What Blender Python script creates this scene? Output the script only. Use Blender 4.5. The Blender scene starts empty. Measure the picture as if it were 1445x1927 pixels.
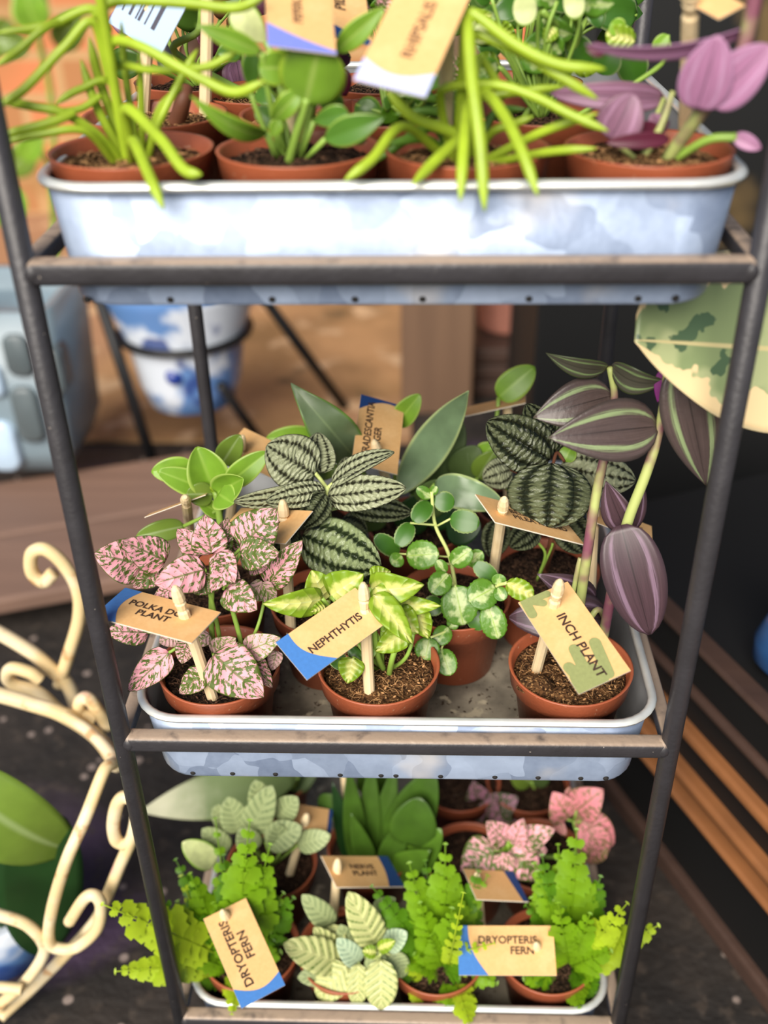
import bpy, bmesh, math, random
import numpy as np
from mathutils import Vector, Matrix
R0 = random.Random(7)
SC = bpy.context.scene
COL = SC.collection
PI = math.pi
# ------------------------------------------------------------------ camera of the photograph (fitted to the shelf)
FPX = 1925.8
PITCH, YAW, ROLL = .5674, -.0409, -.0173
CAM = np.array([.0134, -.4045, .7693])
_cp, _sp, _cy, _sy = math.cos(PITCH), math.sin(PITCH), math.cos(YAW), math.sin(YAW)
FW = np.array([_sy*_cp, _cy*_cp, -_sp]); _r = np.array([_cy, -_sy, 0]); _u = np.cross(_r, FW)
RT = math.cos(ROLL)*_r + math.sin(ROLL)*_u
UP = -math.sin(ROLL)*_r + math.cos(ROLL)*_u
def ray(x, y): return FW + RT*(x-722.5)/FPX - UP*(y-963.5)/FPX
def P(x, y, Y):
    d = ray(x, y); return CAM + d*(Y-CAM[1])/d[1]
def PZ(x, y, z):
    d = ray(x, y); return CAM + d*(z-CAM[2])/d[2]
def PX(x, y, X):
    d = ray(x, y); return CAM + d*(X-CAM[0])/d[0]
def depth(q): return float((np.array(q)-CAM) @ FW)
def V(q): return Vector((float(q[0]), float(q[1]), float(q[2])))
def unit(v): v = np.array(v, float); return v/np.linalg.norm(v)

# ------------------------------------------------------------------ objects
def tag(o, label=None, cat=None, group=None, kind=None):
    if label: o['label'] = label
    if cat: o['category'] = cat
    if group: o['group'] = group
    if kind: o['kind'] = kind
    return o
def empty(name, loc, label, cat, group=None):
    o = bpy.data.objects.new(name, None); COL.objects.link(o)
    o.location = V(loc); o.empty_display_size = .02
    return tag(o, label, cat, group)
def wloc(o):
    l = Vector(o.location)
    p = o.parent
    while p: l += Vector(p.location); p = p.parent
    return l
def link(name, me, mat, parent=None, smooth=True):
    o = bpy.data.objects.new(name, me); COL.objects.link(o)
    if mat is not None and not me.materials: me.materials.append(mat)
    if smooth is not None:
        for p in me.polygons: p.use_smooth = smooth
    if parent: o.parent = parent
    return o
class MB:
    """collects vertices and faces in world coordinates"""
    def __init__(s): s.v = []; s.f = []; s.uv = []
    def add(s, vs, fs, uvs=None):
        k = len(s.v); s.v += [tuple(map(float, q)) for q in vs]; s.f += [tuple(i+k for i in f) for f in fs]
        s.uv += list(uvs) if uvs is not None else [(0, 0)]*len(vs)
        return s
    def build(s, name, mat, parent=None, smooth=True, origin=None, bevel=None, seg=2):
        o0 = wloc(parent) if parent else (Vector(origin) if origin is not None else Vector((0, 0, 0)))
        me = bpy.data.meshes.new(name)
        me.from_pydata([(a-o0.x, b-o0.y, c-o0.z) for a, b, c in s.v], [], s.f)
        uvl = me.uv_layers.new(name='UVMap')
        li = np.zeros(len(me.loops), dtype=np.int32); me.loops.foreach_get('vertex_index', li)
        uv = np.array(s.uv, dtype=np.float32)[li]; uvl.data.foreach_set('uv', uv.ravel())
        me.update()
        bm = bmesh.new(); bm.from_mesh(me); bmesh.ops.recalc_face_normals(bm, faces=bm.faces)
        bm.to_mesh(me); bm.free()
        o = link(name, me, mat, parent, smooth)
        if not parent: o.location = o0
        if bevel:
            m = o.modifiers.new('bevel', 'BEVEL'); m.width = bevel; m.segments = seg; m.limit_method = 'ANGLE'
        return o
def box(mb, c, s, rz=0):
    x, y, z = s[0]/2, s[1]/2, s[2]/2
    co, si = math.cos(rz), math.sin(rz)
    vs = []
    for dx, dy, dz in [(-x,-y,-z),(x,-y,-z),(x,y,-z),(-x,y,-z),(-x,-y,z),(x,-y,z),(x,y,z),(-x,y,z)]:
        vs.append((c[0]+dx*co-dy*si, c[1]+dx*si+dy*co, c[2]+dz))
    return mb.add(vs, [(0,3,2,1),(4,5,6,7),(0,1,5,4),(1,2,6,5),(2,3,7,6),(3,0,4,7)])
def spline(pts, n):
    """Catmull-Rom through points"""
    pts = [np.array(p, float) for p in pts]
    if len(pts) == 2: return [pts[0]+(pts[1]-pts[0])*t for t in np.linspace(0, 1, n)]
    q = [2*pts[0]-pts[1]] + pts + [2*pts[-1]-pts[-2]]
    out = []
    m = len(pts)-1
    for t in np.linspace(0, m, n):
        i = min(int(t), m-1); f = t-i
        a, b, c, d = q[i], q[i+1], q[i+2], q[i+3]
        out.append(.5*((2*b)+(c-a)*f+(2*a-5*b+4*c-d)*f*f+(-a+3*b-3*c+d)*f**3))
    return out
def tube(mb, pts, rad, n=10, samples=None, flat=1.0, flatdir=None, caps=True):
    """tube through points; rad a number or list over the samples; flat squeezes it along flatdir"""
    pts = spline(pts, samples or max(2, 6*(len(pts)-1)+1)) if len(pts) > 2 or samples else [np.array(p, float) for p in pts]
    m = len(pts)
    if not hasattr(rad, '__len__'): rad = [rad]*m
    else: rad = list(np.interp(np.linspace(0, 1, m), np.linspace(0, 1, len(rad)), rad))
    t0 = unit(pts[1]-pts[0]); ref = np.array([0, 0, 1.]) if abs(t0[2]) < .9 else np.array([1., 0, 0])
    if flatdir is not None: ref = np.array(flatdir, float)
    vs, fs, uv = [], [], []
    for i, p in enumerate(pts):
        t = unit(pts[min(i+1, m-1)]-pts[max(i-1, 0)])
        a = ref-(ref@t)*t; a = unit(a) if np.linalg.norm(a) > 1e-6 else unit(np.cross(t, [0, 1, .3]))
        ref = a if flatdir is None else ref
        b = np.cross(t, a)
        for k in range(n):
            h = 2*PI*k/n
            vs.append(p+rad[i]*(a*math.cos(h)*flat+b*math.sin(h))); uv.append((k/n, i/(m-1)))
    for i in range(m-1):
        for k in range(n):
            fs.append((i*n+k, i*n+(k+1) % n, (i+1)*n+(k+1) % n, (i+1)*n+k))
    if caps:
        for i, p in ((0, pts[0]), (m-1, pts[-1])):
            vs.append(p); uv.append((.5, i/(m-1))); c = len(vs)-1
            fs += [(c, i*n+(k+1) % n, i*n+k) for k in range(n)]
    return mb.add(vs, fs, uv)
def lathe(mb, prof, base=(0,0,0), axis=(0,0,1), n=32, ref=None):
    """profile [(radius, height)] turned about axis"""
    ax = unit(axis); r = np.array(ref if ref is not None else ([1, 0, 0] if abs(ax[0]) < .9 else [0, 1, 0]), float)
    a = unit(r-(r@ax)*ax); b = np.cross(ax, a); base = np.array(base, float)
    vs, fs = [], []
    for rr, h in prof:
        for k in range(n):
            t = 2*PI*k/n; vs.append(base+ax*h+rr*(a*math.cos(t)+b*math.sin(t)))
    m = len(prof)
    for i in range(m-1):
        for k in range(n): fs.append((i*n+k, i*n+(k+1) % n, (i+1)*n+(k+1) % n, (i+1)*n+k))
    if prof[0][0] > 1e-9: fs.append(tuple(range(n))[::-1])
    if prof[-1][0] > 1e-9: fs.append(tuple((m-1)*n+k for k in range(n)))
    return mb.add(vs, fs)
def rring(x0, x1, y0, y1, z, r, n=7):
    out = []
    for cx, cy, a0 in ((x1-r, y1-r, 0), (x0+r, y1-r, PI/2), (x0+r, y0+r, PI), (x1-r, y0+r, 1.5*PI)):
        for k in range(n+1):
            a = a0+PI/2*k/n; out.append((cx+r*math.cos(a), cy+r*math.sin(a), z))
    return out
def loft(mb, rings, cap0=False, cap1=False):
    n = len(rings[0]); vs = [p for r in rings for p in r]; fs = []
    for i in range(len(rings)-1):
        for k in range(n): fs.append((i*n+k, i*n+(k+1) % n, (i+1)*n+(k+1) % n, (i+1)*n+k))
    if cap0: fs.append(tuple(range(n))[::-1])
    if cap1: fs.append(tuple((len(rings)-1)*n+k for k in range(n)))
    return mb.add(vs, fs)

# ------------------------------------------------------------------ materials
def srgb(c):
    f = lambda v: (v/12.92 if v <= .04045 else ((v+.055)/1.055)**2.4)
    return tuple(f(x/255) for x in c)+(1.0,)
class NT:
    def __init__(s, name):
        s.m = bpy.data.materials.new(name); s.m.use_nodes = True
        s.t = s.m.node_tree; s.t.nodes.clear()
        s.out = s.n('ShaderNodeOutputMaterial')
    def n(s, ty, **kw):
        x = s.t.nodes.new(ty)
        for k, v in kw.items():
            if k.startswith('i_'):
                key = k[2:]
                x.inputs[int(key) if key.isdigit() else key.replace('_', ' ')].default_value = v
            else: setattr(x, k, v)
        return x
    def l(s, a, b): s.t.links.new(a, b)
    def put(s, sock, v):
        if isinstance(v, bpy.types.NodeSocket): s.l(v, sock)
        else: sock.default_value = v
    def mth(s, op, a, b=0.0, c=0.0, clamp=False):
        x = s.n('ShaderNodeMath', operation=op, use_clamp=clamp)
        for i, v in enumerate((a, b, c)): s.put(x.inputs[i], v)
        return x.outputs[0]
    def mix(s, f, a, b):
        x = s.n('ShaderNodeMix', data_type='RGBA')
        s.put(x.inputs[0], f)
        for i, v in ((6, a), (7, b)): s.put(x.inputs[i], srgb(v) if isinstance(v, tuple) and len(v) == 3 else v)
        return x.outputs[2]
    def step(s, v, a, b):      # smooth 0..1 between a and b
        x = s.n('ShaderNodeMapRange', interpolation_type='SMOOTHSTEP')
        s.put(x.inputs[0], v); x.inputs[1].default_value = a; x.inputs[2].default_value = b
        return x.outputs[0]
    def obj(s): return s.n('ShaderNodeTexCoord').outputs['Object']
    def noise(s, scale, detail=2, vec=None, rough=.5, w=None):
        x = s.n('ShaderNodeTexNoise'); x.inputs['Scale'].default_value = scale; x.inputs['Detail'].default_value = detail
        x.inputs['Roughness'].default_value = rough
        s.l(vec if vec is not None else s.obj(), x.inputs['Vector']); return x.outputs[0]
    def voro(s, scale, feature='F1', out=0, vec=None):
        x = s.n('ShaderNodeTexVoronoi', feature=feature); x.inputs['Scale'].default_value = scale
        s.l(vec if vec is not None else s.obj(), x.inputs['Vector']); return x.outputs[out]
    def uv(s):
        u = s.n('ShaderNodeUVMap', uv_map='UVMap').outputs[0]
        p = s.n('ShaderNodeSeparateXYZ'); s.l(u, p.inputs[0])
        a = s.mth('ABSOLUTE', s.mth('MULTIPLY', s.mth('SUBTRACT', p.outputs[0], .5), 2.0))
        return u, p.outputs[0], p.outputs[1], a    # uv, across, along, |distance from the midrib|
    def bump(s, h, dist=.001, strength=1.0):
        b = s.n('ShaderNodeBump'); b.inputs['Distance'].default_value = dist; b.inputs['Strength'].default_value = strength
        s.l(h, b.inputs['Height']); return b.outputs[0]
    def prin(s, color, rough=.5, metal=0.0, normal=None, spec=.5, coat=0.0):
        p = s.n('ShaderNodeBsdfPrincipled')
        s.put(p.inputs['Base Color'], srgb(color) if isinstance(color, tuple) and len(color) == 3 else color)
        s.put(p.inputs['Roughness'], rough); s.put(p.inputs['Metallic'], metal)
        p.inputs['Specular IOR Level'].default_value = spec; p.inputs['Coat Weight'].default_value = coat
        if normal is not None: s.l(normal, p.inputs['Normal'])
        return p.outputs[0]
    def done(s, sh): s.l(sh, s.out.inputs[0]); return s.m
def plain(name, c, rough=.5, metal=0.0, var=0.0, vscale=60, bump=0.0, bscale=200, spec=.5):
    t = NT(name); col = srgb(c)
    if var:
        d = tuple(max(0, x*(1-var)) for x in c); e = tuple(min(255, x*(1+var)) for x in c)
        col = t.mix(t.noise(vscale, 3), d, e)
    nm = t.bump(t.noise(bscale, 3), bump) if bump else None
    return t.done(t.prin(col, rough, metal, nm, spec))
def leafmat(name, colfn, rough=.38, trans=.28, bumpfn=None, dist=.0006, spec=.45):
    t = NT(name); c = colfn(t)
    if isinstance(c, tuple): c = t.mix(t.noise(90, 3), tuple(x*.86 for x in c), tuple(min(255, x*1.1) for x in c))
    nm = t.bump(bumpfn(t), dist) if bumpfn else None
    p = t.prin(c, rough, 0, nm, spec)
    tr = t.n('ShaderNodeBsdfTranslucent'); t.l(c, tr.inputs[0])
    if nm: t.l(nm, tr.inputs['Normal'])
    ms = t.n('ShaderNodeMixShader'); ms.inputs[0].default_value = trans
    t.l(p, ms.inputs[1]); t.l(tr.outputs[0], ms.inputs[2])
    return t.done(ms.outputs[0])
def ribs(t, n, slope=.9, sharp=2.0):
    """side veins running forward from the midrib: 0..1 ridges"""
    _, _, l, a = t.uv()
    w = t.mth('SUBTRACT', t.mth('MULTIPLY', l, n), t.mth('MULTIPLY', a, slope))
    f = t.mth('ABSOLUTE', t.mth('SUBTRACT', t.mth('MULTIPLY', t.mth('FRACT', w), 2.0), 1.0))
    return t.mth('POWER', f, sharp)
def simple_green(c, edge=None, mid=None, ns=70):
    def f(t):
        _, _, l, a = t.uv()
        q = t.mix(t.noise(ns, 3), tuple(x*.8 for x in c), tuple(min(255, x*1.15) for x in c))
        if mid: q = t.mix(t.mth('MULTIPLY', t.step(a, .16, .0), .8), q, mid)
        if edge: q = t.mix(t.step(a, .8, .97), q, edge)
        return q
    return f
M = {}
def polka(pink, green, amt=0.0):
    def f(t):
        u, x, l, a = t.uv()
        # specks drawn out along the side veins
        sx = t.n('ShaderNodeSeparateXYZ'); t.l(u, sx.inputs[0])
        w = t.mth('SUBTRACT', l, t.mth('MULTIPLY', a, .22))
        cb = t.n('ShaderNodeCombineXYZ'); t.l(t.mth('MULTIPLY', x, 7.5), cb.inputs[0]); t.l(t.mth('MULTIPLY', w, 15.0), cb.inputs[1])
        oi = t.n('ShaderNodeObjectInfo'); t.l(t.mth('MULTIPLY', oi.outputs['Random'], 40.0), cb.inputs[2])
        n = t.noise(1.0, 3, cb.outputs[0], .62); n2 = t.noise(75, 2)
        th = t.mth('ADD', n, t.mth('MULTIPLY', t.mth('SUBTRACT', n2, .5), .34))
        th = t.mth('ADD', th, t.mth('MULTIPLY', t.mth('SUBTRACT', oi.outputs['Random'], .5), -.10))
        g = t.step(th, .505+amt, .475+amt)
        vein = t.mth('MULTIPLY', t.step(ribs(t, 5, 1.2, 1.0), .84, .96), t.step(n, .62, .48))
        g = t.mth('MAXIMUM', g, vein)
        g = t.mth('MAXIMUM', g, t.mth('MULTIPLY', t.step(a, .08, .03), .85)); g = t.mth('MAXIMUM', g, t.step(a, .93, .985))
        return t.mix(g, t.mix(n2, tuple(v*.92 for v in pink), pink), t.mix(n2, tuple(v*.75 for v in green), green))
    return f
M['polka'] = leafmat('polka_dot_leaf', polka((250, 176, 190), (100, 122, 44)), .5, .2, lambda t: ribs(t, 5, 1.2, 2), .0005)
M['polka_pale'] = leafmat('pale_polka_dot_leaf', polka((240, 190, 194), (146, 168, 84), -.06), .5, .2, lambda t: ribs(t, 5, 1.2, 2), .0005)
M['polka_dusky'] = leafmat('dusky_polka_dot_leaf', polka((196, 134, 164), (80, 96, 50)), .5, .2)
M['polka_bright'] = leafmat('bright_pink_leaf', polka((240, 150, 160), (150, 130, 80)), .5, .2)
def _neph(t):
    u, x, l, a = t.uv(); n = t.noise(260, 3); n2 = t.noise(70, 2)
    f = t.step(t.mth('ADD', t.mth('MULTIPLY', t.mth('SUBTRACT', 1.0, a), .75), t.mth('MULTIPLY', n, .6)), .62, .95)
    q = t.mix(n2, (112, 150, 30), (160, 190, 52)); q = t.mix(f, q, (224, 226, 132)); return t.mix(t.step(a, .08, .02), q, (226, 232, 150))
M['neph'] = leafmat('variegated_lime_leaf', _neph, .35, .28, lambda t: ribs(t, 5, 1.0, 2), .0005)
def _pip(t):
    u, x, l, a = t.uv(); n = t.noise(230, 3); n2 = t.noise(60, 2)
    f = t.step(t.mth('ADD', t.mth('MULTIPLY', t.mth('SUBTRACT', 1.0, a), .45), t.mth('MULTIPLY', n, .9)), .66, .9)
    q = t.mix(n2, (62, 112, 30), (112, 158, 50)); q = t.mix(t.mth('MULTIPLY', f, .85), q, (204, 218, 156)); return t.mix(t.step(a, .07, .01), q, (160, 190, 90))
M['pip'] = leafmat('speckled_round_leaf', _pip, .38, .25, lambda t: t.noise(300, 2), .0004)
M['pip_dark'] = leafmat('glossy_round_leaf', simple_green((66, 112, 34), (150, 170, 110)), .32, .22)
def _sv(t):
    u, x, l, a = t.uv()
    cb = t.n('ShaderNodeCombineXYZ'); t.l(t.mth('MULTIPLY', x, 5.0), cb.inputs[0]); t.l(t.mth('MULTIPLY', l, 7.0), cb.inputs[1])
    oi = t.n('ShaderNodeObjectInfo'); t.l(t.mth('MULTIPLY', oi.outputs['Random'], 30.0), cb.inputs[2])
    wob = t.mth('SUBTRACT', t.noise(1.0, 3, cb.outputs[0]), .5); n = t.noise(2.4, 4, cb.outputs[0], .65)
    a2 = t.mth('ADD', a, t.mth('MULTIPLY', wob, .16)); a2 = t.mth('MAXIMUM', a2, 0.0)
    side = t.mth('ABSOLUTE', t.mth('SUBTRACT', t.mth('FRACT', t.mth('MULTIPLY', a2, 1.72)), .5))      # 0 in mid field, .5 at the main veins
    w = t.mth('ADD', t.mth('SUBTRACT', t.mth('MULTIPLY', l, 12.0), t.mth('MULTIPLY', a, 1.2)), t.mth('MULTIPLY', wob, 2.2))
    r = t.mth('ABSOLUTE', t.mth('SUBTRACT', t.mth('MULTIPLY', t.mth('FRACT', w), 2.0), 1.0))
    return a, side, r, n
def silver(dark, light, amt, wide=0.0):
    def f(t):
        a, side, r, n = _sv(t)
        cut = t.mth('ADD', t.mth('ADD', t.mth('MULTIPLY', side, 1.9), t.mth('MULTIPLY', r, .55)), t.mth('MULTIPLY', t.mth('SUBTRACT', n, .5), .9))
        s = t.step(cut, 1.12+wide, .66+wide); s = t.mth('MULTIPLY', s, t.step(a, 1.0, .93)); s = t.mth('MULTIPLY', s, amt)
        return t.mix(s, t.mix(n, tuple(v*.65 for v in dark), tuple(v*1.2 for v in dark)), t.mix(n, tuple(v*.82 for v in light), light))
    return f
def _quilt(t):
    a, side, r, n = _sv(t)
    return t.mth('SUBTRACT', t.mth('SUBTRACT', 1.0, t.mth('MULTIPLY', r, .5)), t.mth('POWER', t.mth('MULTIPLY', side, 2.0), 4.0))
M['silver'] = leafmat('silver_quilted_leaf', silver((54, 54, 38), (178, 184, 146), .95, .10), .42, .1, _quilt, .0016)
M['bronze'] = leafmat('dark_quilted_leaf', silver((38, 44, 30), (118, 126, 92), .8, -.10), .36, .1, _quilt, .002)
M['silvergreen'] = leafmat('green_quilted_leaf', silver((44, 56, 32), (160, 176, 124), .85, -.02), .34, .12, _quilt, .002)
def inch(dark, band, edge):
    def f(t):
        u, x, l, a = t.uv(); n = t.noise(500, 2, None, .6); st = t.n('ShaderNodeMapping'); st.inputs['Scale'].default_value = (40, 2.5, 1)
        t.l(u, st.inputs[0]); fib = t.noise(1.0, 3, st.outputs[0])
        c = t.mth('ADD', a, t.mth('MULTIPLY', t.mth('SUBTRACT', fib, .5), .22))
        b = t.mth('MULTIPLY', t.step(c, .44, .54), t.step(c, .72, .60)); b = t.mth('MULTIPLY', b, t.step(fib, .30, .52)); b = t.mth('MULTIPLY', b, t.step(l, .0, .15))
        q = t.mix(fib, tuple(v*.75 for v in dark), tuple(v*1.35 for v in dark)); q = t.mix(t.step(a, .82, 1.0), q, edge)
        q = t.mix(t.mth('MULTIPLY', t.step(a, .05, .0), .7), q, tuple(v*.5 for v in dark))
        return t.mix(t.mth('MULTIPLY', b, .85), q, band)
    return f
M['inch'] = leafmat('striped_purple_green_leaf', inch((74, 62, 60), (146, 166, 118), (66, 58, 56)), .33, .12, lambda t: t.noise(300, 2), .0002)
M['inch_purple'] = leafmat('striped_purple_leaf', inch((68, 50, 56), (138, 112, 132), (70, 54, 60)), .36, .15)
M['inch_green'] = leafmat('striped_young_leaf', inch((74, 72, 62), (140, 166, 110), (86, 100, 60)), .36, .15)
M['magenta'] = leafmat('magenta_leaf_underside', simple_green((140, 40, 130)), .5, .3)
M['violet'] = leafmat('violet_leaf', inch((168, 118, 152), (206, 160, 196), (186, 140, 176)), .45, .3)
M['mauve'] = leafmat('mauve_leaf', inch((134, 96, 118), (184, 140, 170), (130, 96, 108)), .42, .2)
M['maroon'] = leafmat('maroon_leaf', simple_green((92, 30, 52)), .4, .2)
M['rosette'] = leafmat('light_green_leaf', simple_green((134, 178, 54), (180, 208, 100), (160, 196, 80)), .35, .3)
M['spoon'] = leafmat('spoon_leaf', simple_green((124, 164, 52), (170, 200, 64), (160, 186, 90)), .3, .25)
M['spoon_dark'] = leafmat('dark_spoon_leaf', simple_green((84, 128, 44), (140, 170, 70)), .3, .2)
M['spoon_pale'] = leafmat('pale_variegated_leaf', simple_green((214, 224, 160), (150, 190, 70), None, 160), .4, .25)
M['strap'] = leafmat('lime_strap', simple_green((164, 190, 50)), .36, .12)
M['strap_dark'] = leafmat('green_strap', simple_green((96, 138, 46)), .36, .12)
def _tiger(t):
    u, x, l, a = t.uv(); n = t.noise(60, 3)
    q = t.mix(n, (84, 104, 66), (136, 156, 118)); q = t.mix(t.step(a, .82, .98), q, (110, 150, 64)); return t.mix(t.mth('MULTIPLY', t.step(a, .1, 0.), .5), q, (150, 170, 120))
M['tiger'] = leafmat('grey_green_leaf', _tiger, .36, .22)
M['bluegreen'] = leafmat('blue_green_leaf', simple_green((124, 150, 112), (186, 204, 140)), .3, .22)
M['dullgreen'] = leafmat('dull_green_leaf', simple_green((82, 104, 54)), .5, .2)
def fitt(base, vein, s=300):
    def f(t):
        u, x, l, a = t.uv(); d = t.voro(s, 'DISTANCE_TO_EDGE'); rr = ribs(t, 7, 1.5, 1.0)
        v = t.mth('MAXIMUM', t.mth('MULTIPLY', t.step(d, .30, .12), .8), t.step(rr, .18, .42)); v = t.mth('MULTIPLY', v, t.step(rr, .02, .16)); v = t.mth('MAXIMUM', v, t.step(a, .12, .05))
        return t.mix(t.mth('MULTIPLY', v, .9), base, vein)
    return f
M['fitt'] = leafmat('pale_veined_leaf', fitt((112, 138, 66), (216, 218, 150)), .42, .22, lambda t: ribs(t, 7, 1.3, 2), .0006)
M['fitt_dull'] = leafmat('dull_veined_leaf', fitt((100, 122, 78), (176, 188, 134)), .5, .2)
M['fitt_blue'] = leafmat('blue_grey_veined_leaf', fitt((112, 146, 120), (196, 214, 180)), .4, .2)
M['fern'] = leafmat('fern_green', simple_green((118, 160, 22)), .42, .3)
M['fern_light'] = leafmat('fern_lime', simple_green((168, 194, 40)), .42, .3)
M['fern_dark'] = leafmat('fern_dark_green', simple_green((84, 130, 18)), .42, .3)
def _ficus(t):
    u, x, l, a = t.uv(); n = t.noise(34, 3, None, .6); n2 = t.noise(52, 3, None, .55); n3 = t.noise(24, 2)
    e = t.mth('ADD', a, t.mth('MULTIPLY', t.mth('SUBTRACT', n, .5), 1.5))
    q = t.mix(t.step(n3, .45, .52), (178, 186, 136), (140, 156, 108))
    q = t.mix(t.step(t.mth('ADD', n2, t.mth('MULTIPLY', a, -.12)), .55, .565), q, (82, 106, 76))
    q = t.mix(t.step(e, .62, .66), q, (240, 214, 164)); q = t.mix(t.step(a, .95, .98), q, (240, 220, 174))
    return t.mix(t.step(a, .04, .015), q, (214, 200, 146))
M['ficus'] = leafmat('cream_edged_variegated_leaf', _ficus, .38, .18, lambda t: t.noise(60, 2), .0003)
M['bigleaf'] = leafmat('broad_green_leaf', simple_green((110, 136, 52), None, (150, 170, 110), 30), .28, .2)
M['bigleaf_dark'] = leafmat('broad_dark_leaf', simple_green((30, 62, 26), None, None, 30), .4, .2)
def _drac(t):
    u, x, l, a = t.uv(); n = t.noise(50, 2)
    return t.mix(t.step(t.mth('ADD', l, t.mth('MULTIPLY', n, .3)), .65, 1.05), (104, 126, 70), (206, 206, 176))
M['dracaena'] = leafmat('pale_tipped_leaf', _drac, .5, .2)
M['bladegreen'] = leafmat('shade_darkened_blade_leaf', simple_green((66, 98, 30)), .4, .2)  # green darkened in the colour for the low tier's deep shade
M['bladelight'] = leafmat('mid_green_leaf', simple_green((92, 132, 40)), .38, .22)
M['brownleaf'] = leafmat('brown_dry_leaf', simple_green((104, 66, 40)), .6, .15)
M['stem'] = plain('green_stem', (136, 168, 70), .45, var=.15)
M['stem_pale'] = plain('pale_stem', (196, 208, 128), .45, var=.12)
def _stemp():
    t = NT('purple_green_stem'); n = t.noise(28, 3)
    return t.done(t.prin(t.mix(t.step(n, .42, .58), (176, 186, 112), (128, 76, 92)), .45))
M['stem_purple'] = _stemp()
M['stem_mauve'] = plain('mauve_stem', (196, 150, 140), .45, var=.2, vscale=30)
M['stem_brown'] = plain('brown_stem', (110, 66, 44), .6, var=.2)
def _pot():
    t = NT('terracotta_plastic'); n = t.noise(40, 3); s = t.step(t.noise(260, 2), .70, .76)
    c = t.mix(n, (150, 76, 48), (176, 96, 64)); c = t.mix(t.mth('MULTIPLY', s, .5), c, (200, 160, 130))
    return t.done(t.prin(c, .42, 0, t.bump(t.noise(500, 2), .00015)))
M['pot'] = _pot()
def soilmat(name, a, b, c):
    t = NT(name); n = t.noise(420, 5, None, .7); v = t.voro(520, 'F1', 0)
    q = t.mix(t.step(n, .35, .6), a, b); q = t.mix(t.step(t.noise(700, 3), .56, .66), q, c)
    return t.done(t.prin(q, .95, 0, t.bump(t.mth('ADD', n, v), .0022), .15))
M['soil'] = soilmat('peat_soil', (50, 33, 21), (112, 78, 48), (182, 140, 92))
M['soil_dark'] = soilmat('dark_peat_soil', (24, 16, 12), (56, 40, 30), (110, 84, 62))
M['soil_bits'] = plain('soil_fibre', (170, 128, 84), .9, var=.35, vscale=300)
M['soil_bits_dark'] = plain('dark_soil_crumb', (84, 58, 40), .9, var=.4, vscale=300)
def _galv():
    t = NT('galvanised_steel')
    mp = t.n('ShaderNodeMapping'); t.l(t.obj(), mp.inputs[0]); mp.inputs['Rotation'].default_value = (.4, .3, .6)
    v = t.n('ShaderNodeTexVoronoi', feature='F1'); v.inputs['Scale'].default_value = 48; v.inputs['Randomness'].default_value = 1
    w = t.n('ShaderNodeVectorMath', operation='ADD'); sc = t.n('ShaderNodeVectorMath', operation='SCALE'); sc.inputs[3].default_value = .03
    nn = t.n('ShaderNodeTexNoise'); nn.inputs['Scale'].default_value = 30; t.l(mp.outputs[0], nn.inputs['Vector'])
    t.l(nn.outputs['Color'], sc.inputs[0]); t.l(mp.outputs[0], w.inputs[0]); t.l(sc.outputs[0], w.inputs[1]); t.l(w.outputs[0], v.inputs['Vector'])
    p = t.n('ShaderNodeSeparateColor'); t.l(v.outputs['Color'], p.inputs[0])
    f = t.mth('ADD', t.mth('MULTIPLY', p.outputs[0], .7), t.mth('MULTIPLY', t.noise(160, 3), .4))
    c = t.mix(f, (106, 120, 146), (174, 189, 214)); g = t.noise(14, 3)  # bluish zinc, with the sky's blue reflection mixed into the colour
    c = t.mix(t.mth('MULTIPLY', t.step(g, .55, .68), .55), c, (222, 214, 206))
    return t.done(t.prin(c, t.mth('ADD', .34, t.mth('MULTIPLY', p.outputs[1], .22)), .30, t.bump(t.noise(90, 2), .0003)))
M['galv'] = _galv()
M['galv_inner'] = plain('darkened_inner_steel', (112, 114, 116), .55, .3, var=.22, vscale=40)  # inner-wall steel, colour darkened where the walls reflected too bright
M['rim'] = plain('worn_steel_rim', (222, 224, 220), .36, .5, var=.12, vscale=70)
def _tfloor():
    t = NT('dirty_tray_floor'); n = t.noise(26, 4); q = t.mix(t.step(n, .35, .65), (92, 86, 76), (160, 152, 134))
    q = t.mix(t.step(t.noise(70, 4), .60, .68), q, (188, 178, 154)); q = t.mix(t.step(t.noise(300, 3), .62, .7), q, (60, 46, 34))
    return t.done(t.prin(q, .7, .15))
M['tfloor'] = _tfloor()
def _iron():
    t = NT('dark_iron'); n = t.noise(60, 3); q = t.mix(n, (44, 42, 44), (62, 60, 64))
    g = t.n('ShaderNodeNewGeometry'); p = t.n('ShaderNodeSeparateXYZ'); t.l(g.outputs['Normal'], p.inputs[0])
    dust = t.mth('MULTIPLY', t.step(p.outputs[2], .45, .9), t.step(t.noise(90, 4), .12, .5))
    q = t.mix(t.mth('MULTIPLY', dust, .85), q, (176, 154, 134))
    q = t.mix(t.step(t.noise(420, 2), .76, .8), q, (160, 150, 140))
    return t.done(t.prin(q, .45, .1, t.bump(t.noise(300, 3), .0003)))
M['iron'] = _iron()
M['black'] = plain('black_metal', (22, 22, 24), .5, .2, var=.2)
M['hole'] = plain('hole_shade_black', (24, 20, 18), .8)  # solid discs, black painted for the shade inside the drain holes
def _wood():
    t = NT('pale_peg_wood'); mp = t.n('ShaderNodeMapping'); mp.inputs['Scale'].default_value = (260, 260, 36); t.l(t.obj(), mp.inputs[0])
    n = t.noise(1, 3, mp.outputs[0]); q = t.mix(n, (222, 192, 144), (246, 226, 186)); return t.done(t.prin(q, .6, 0, t.bump(n, .0002)))
M['wood'] = _wood()
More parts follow.
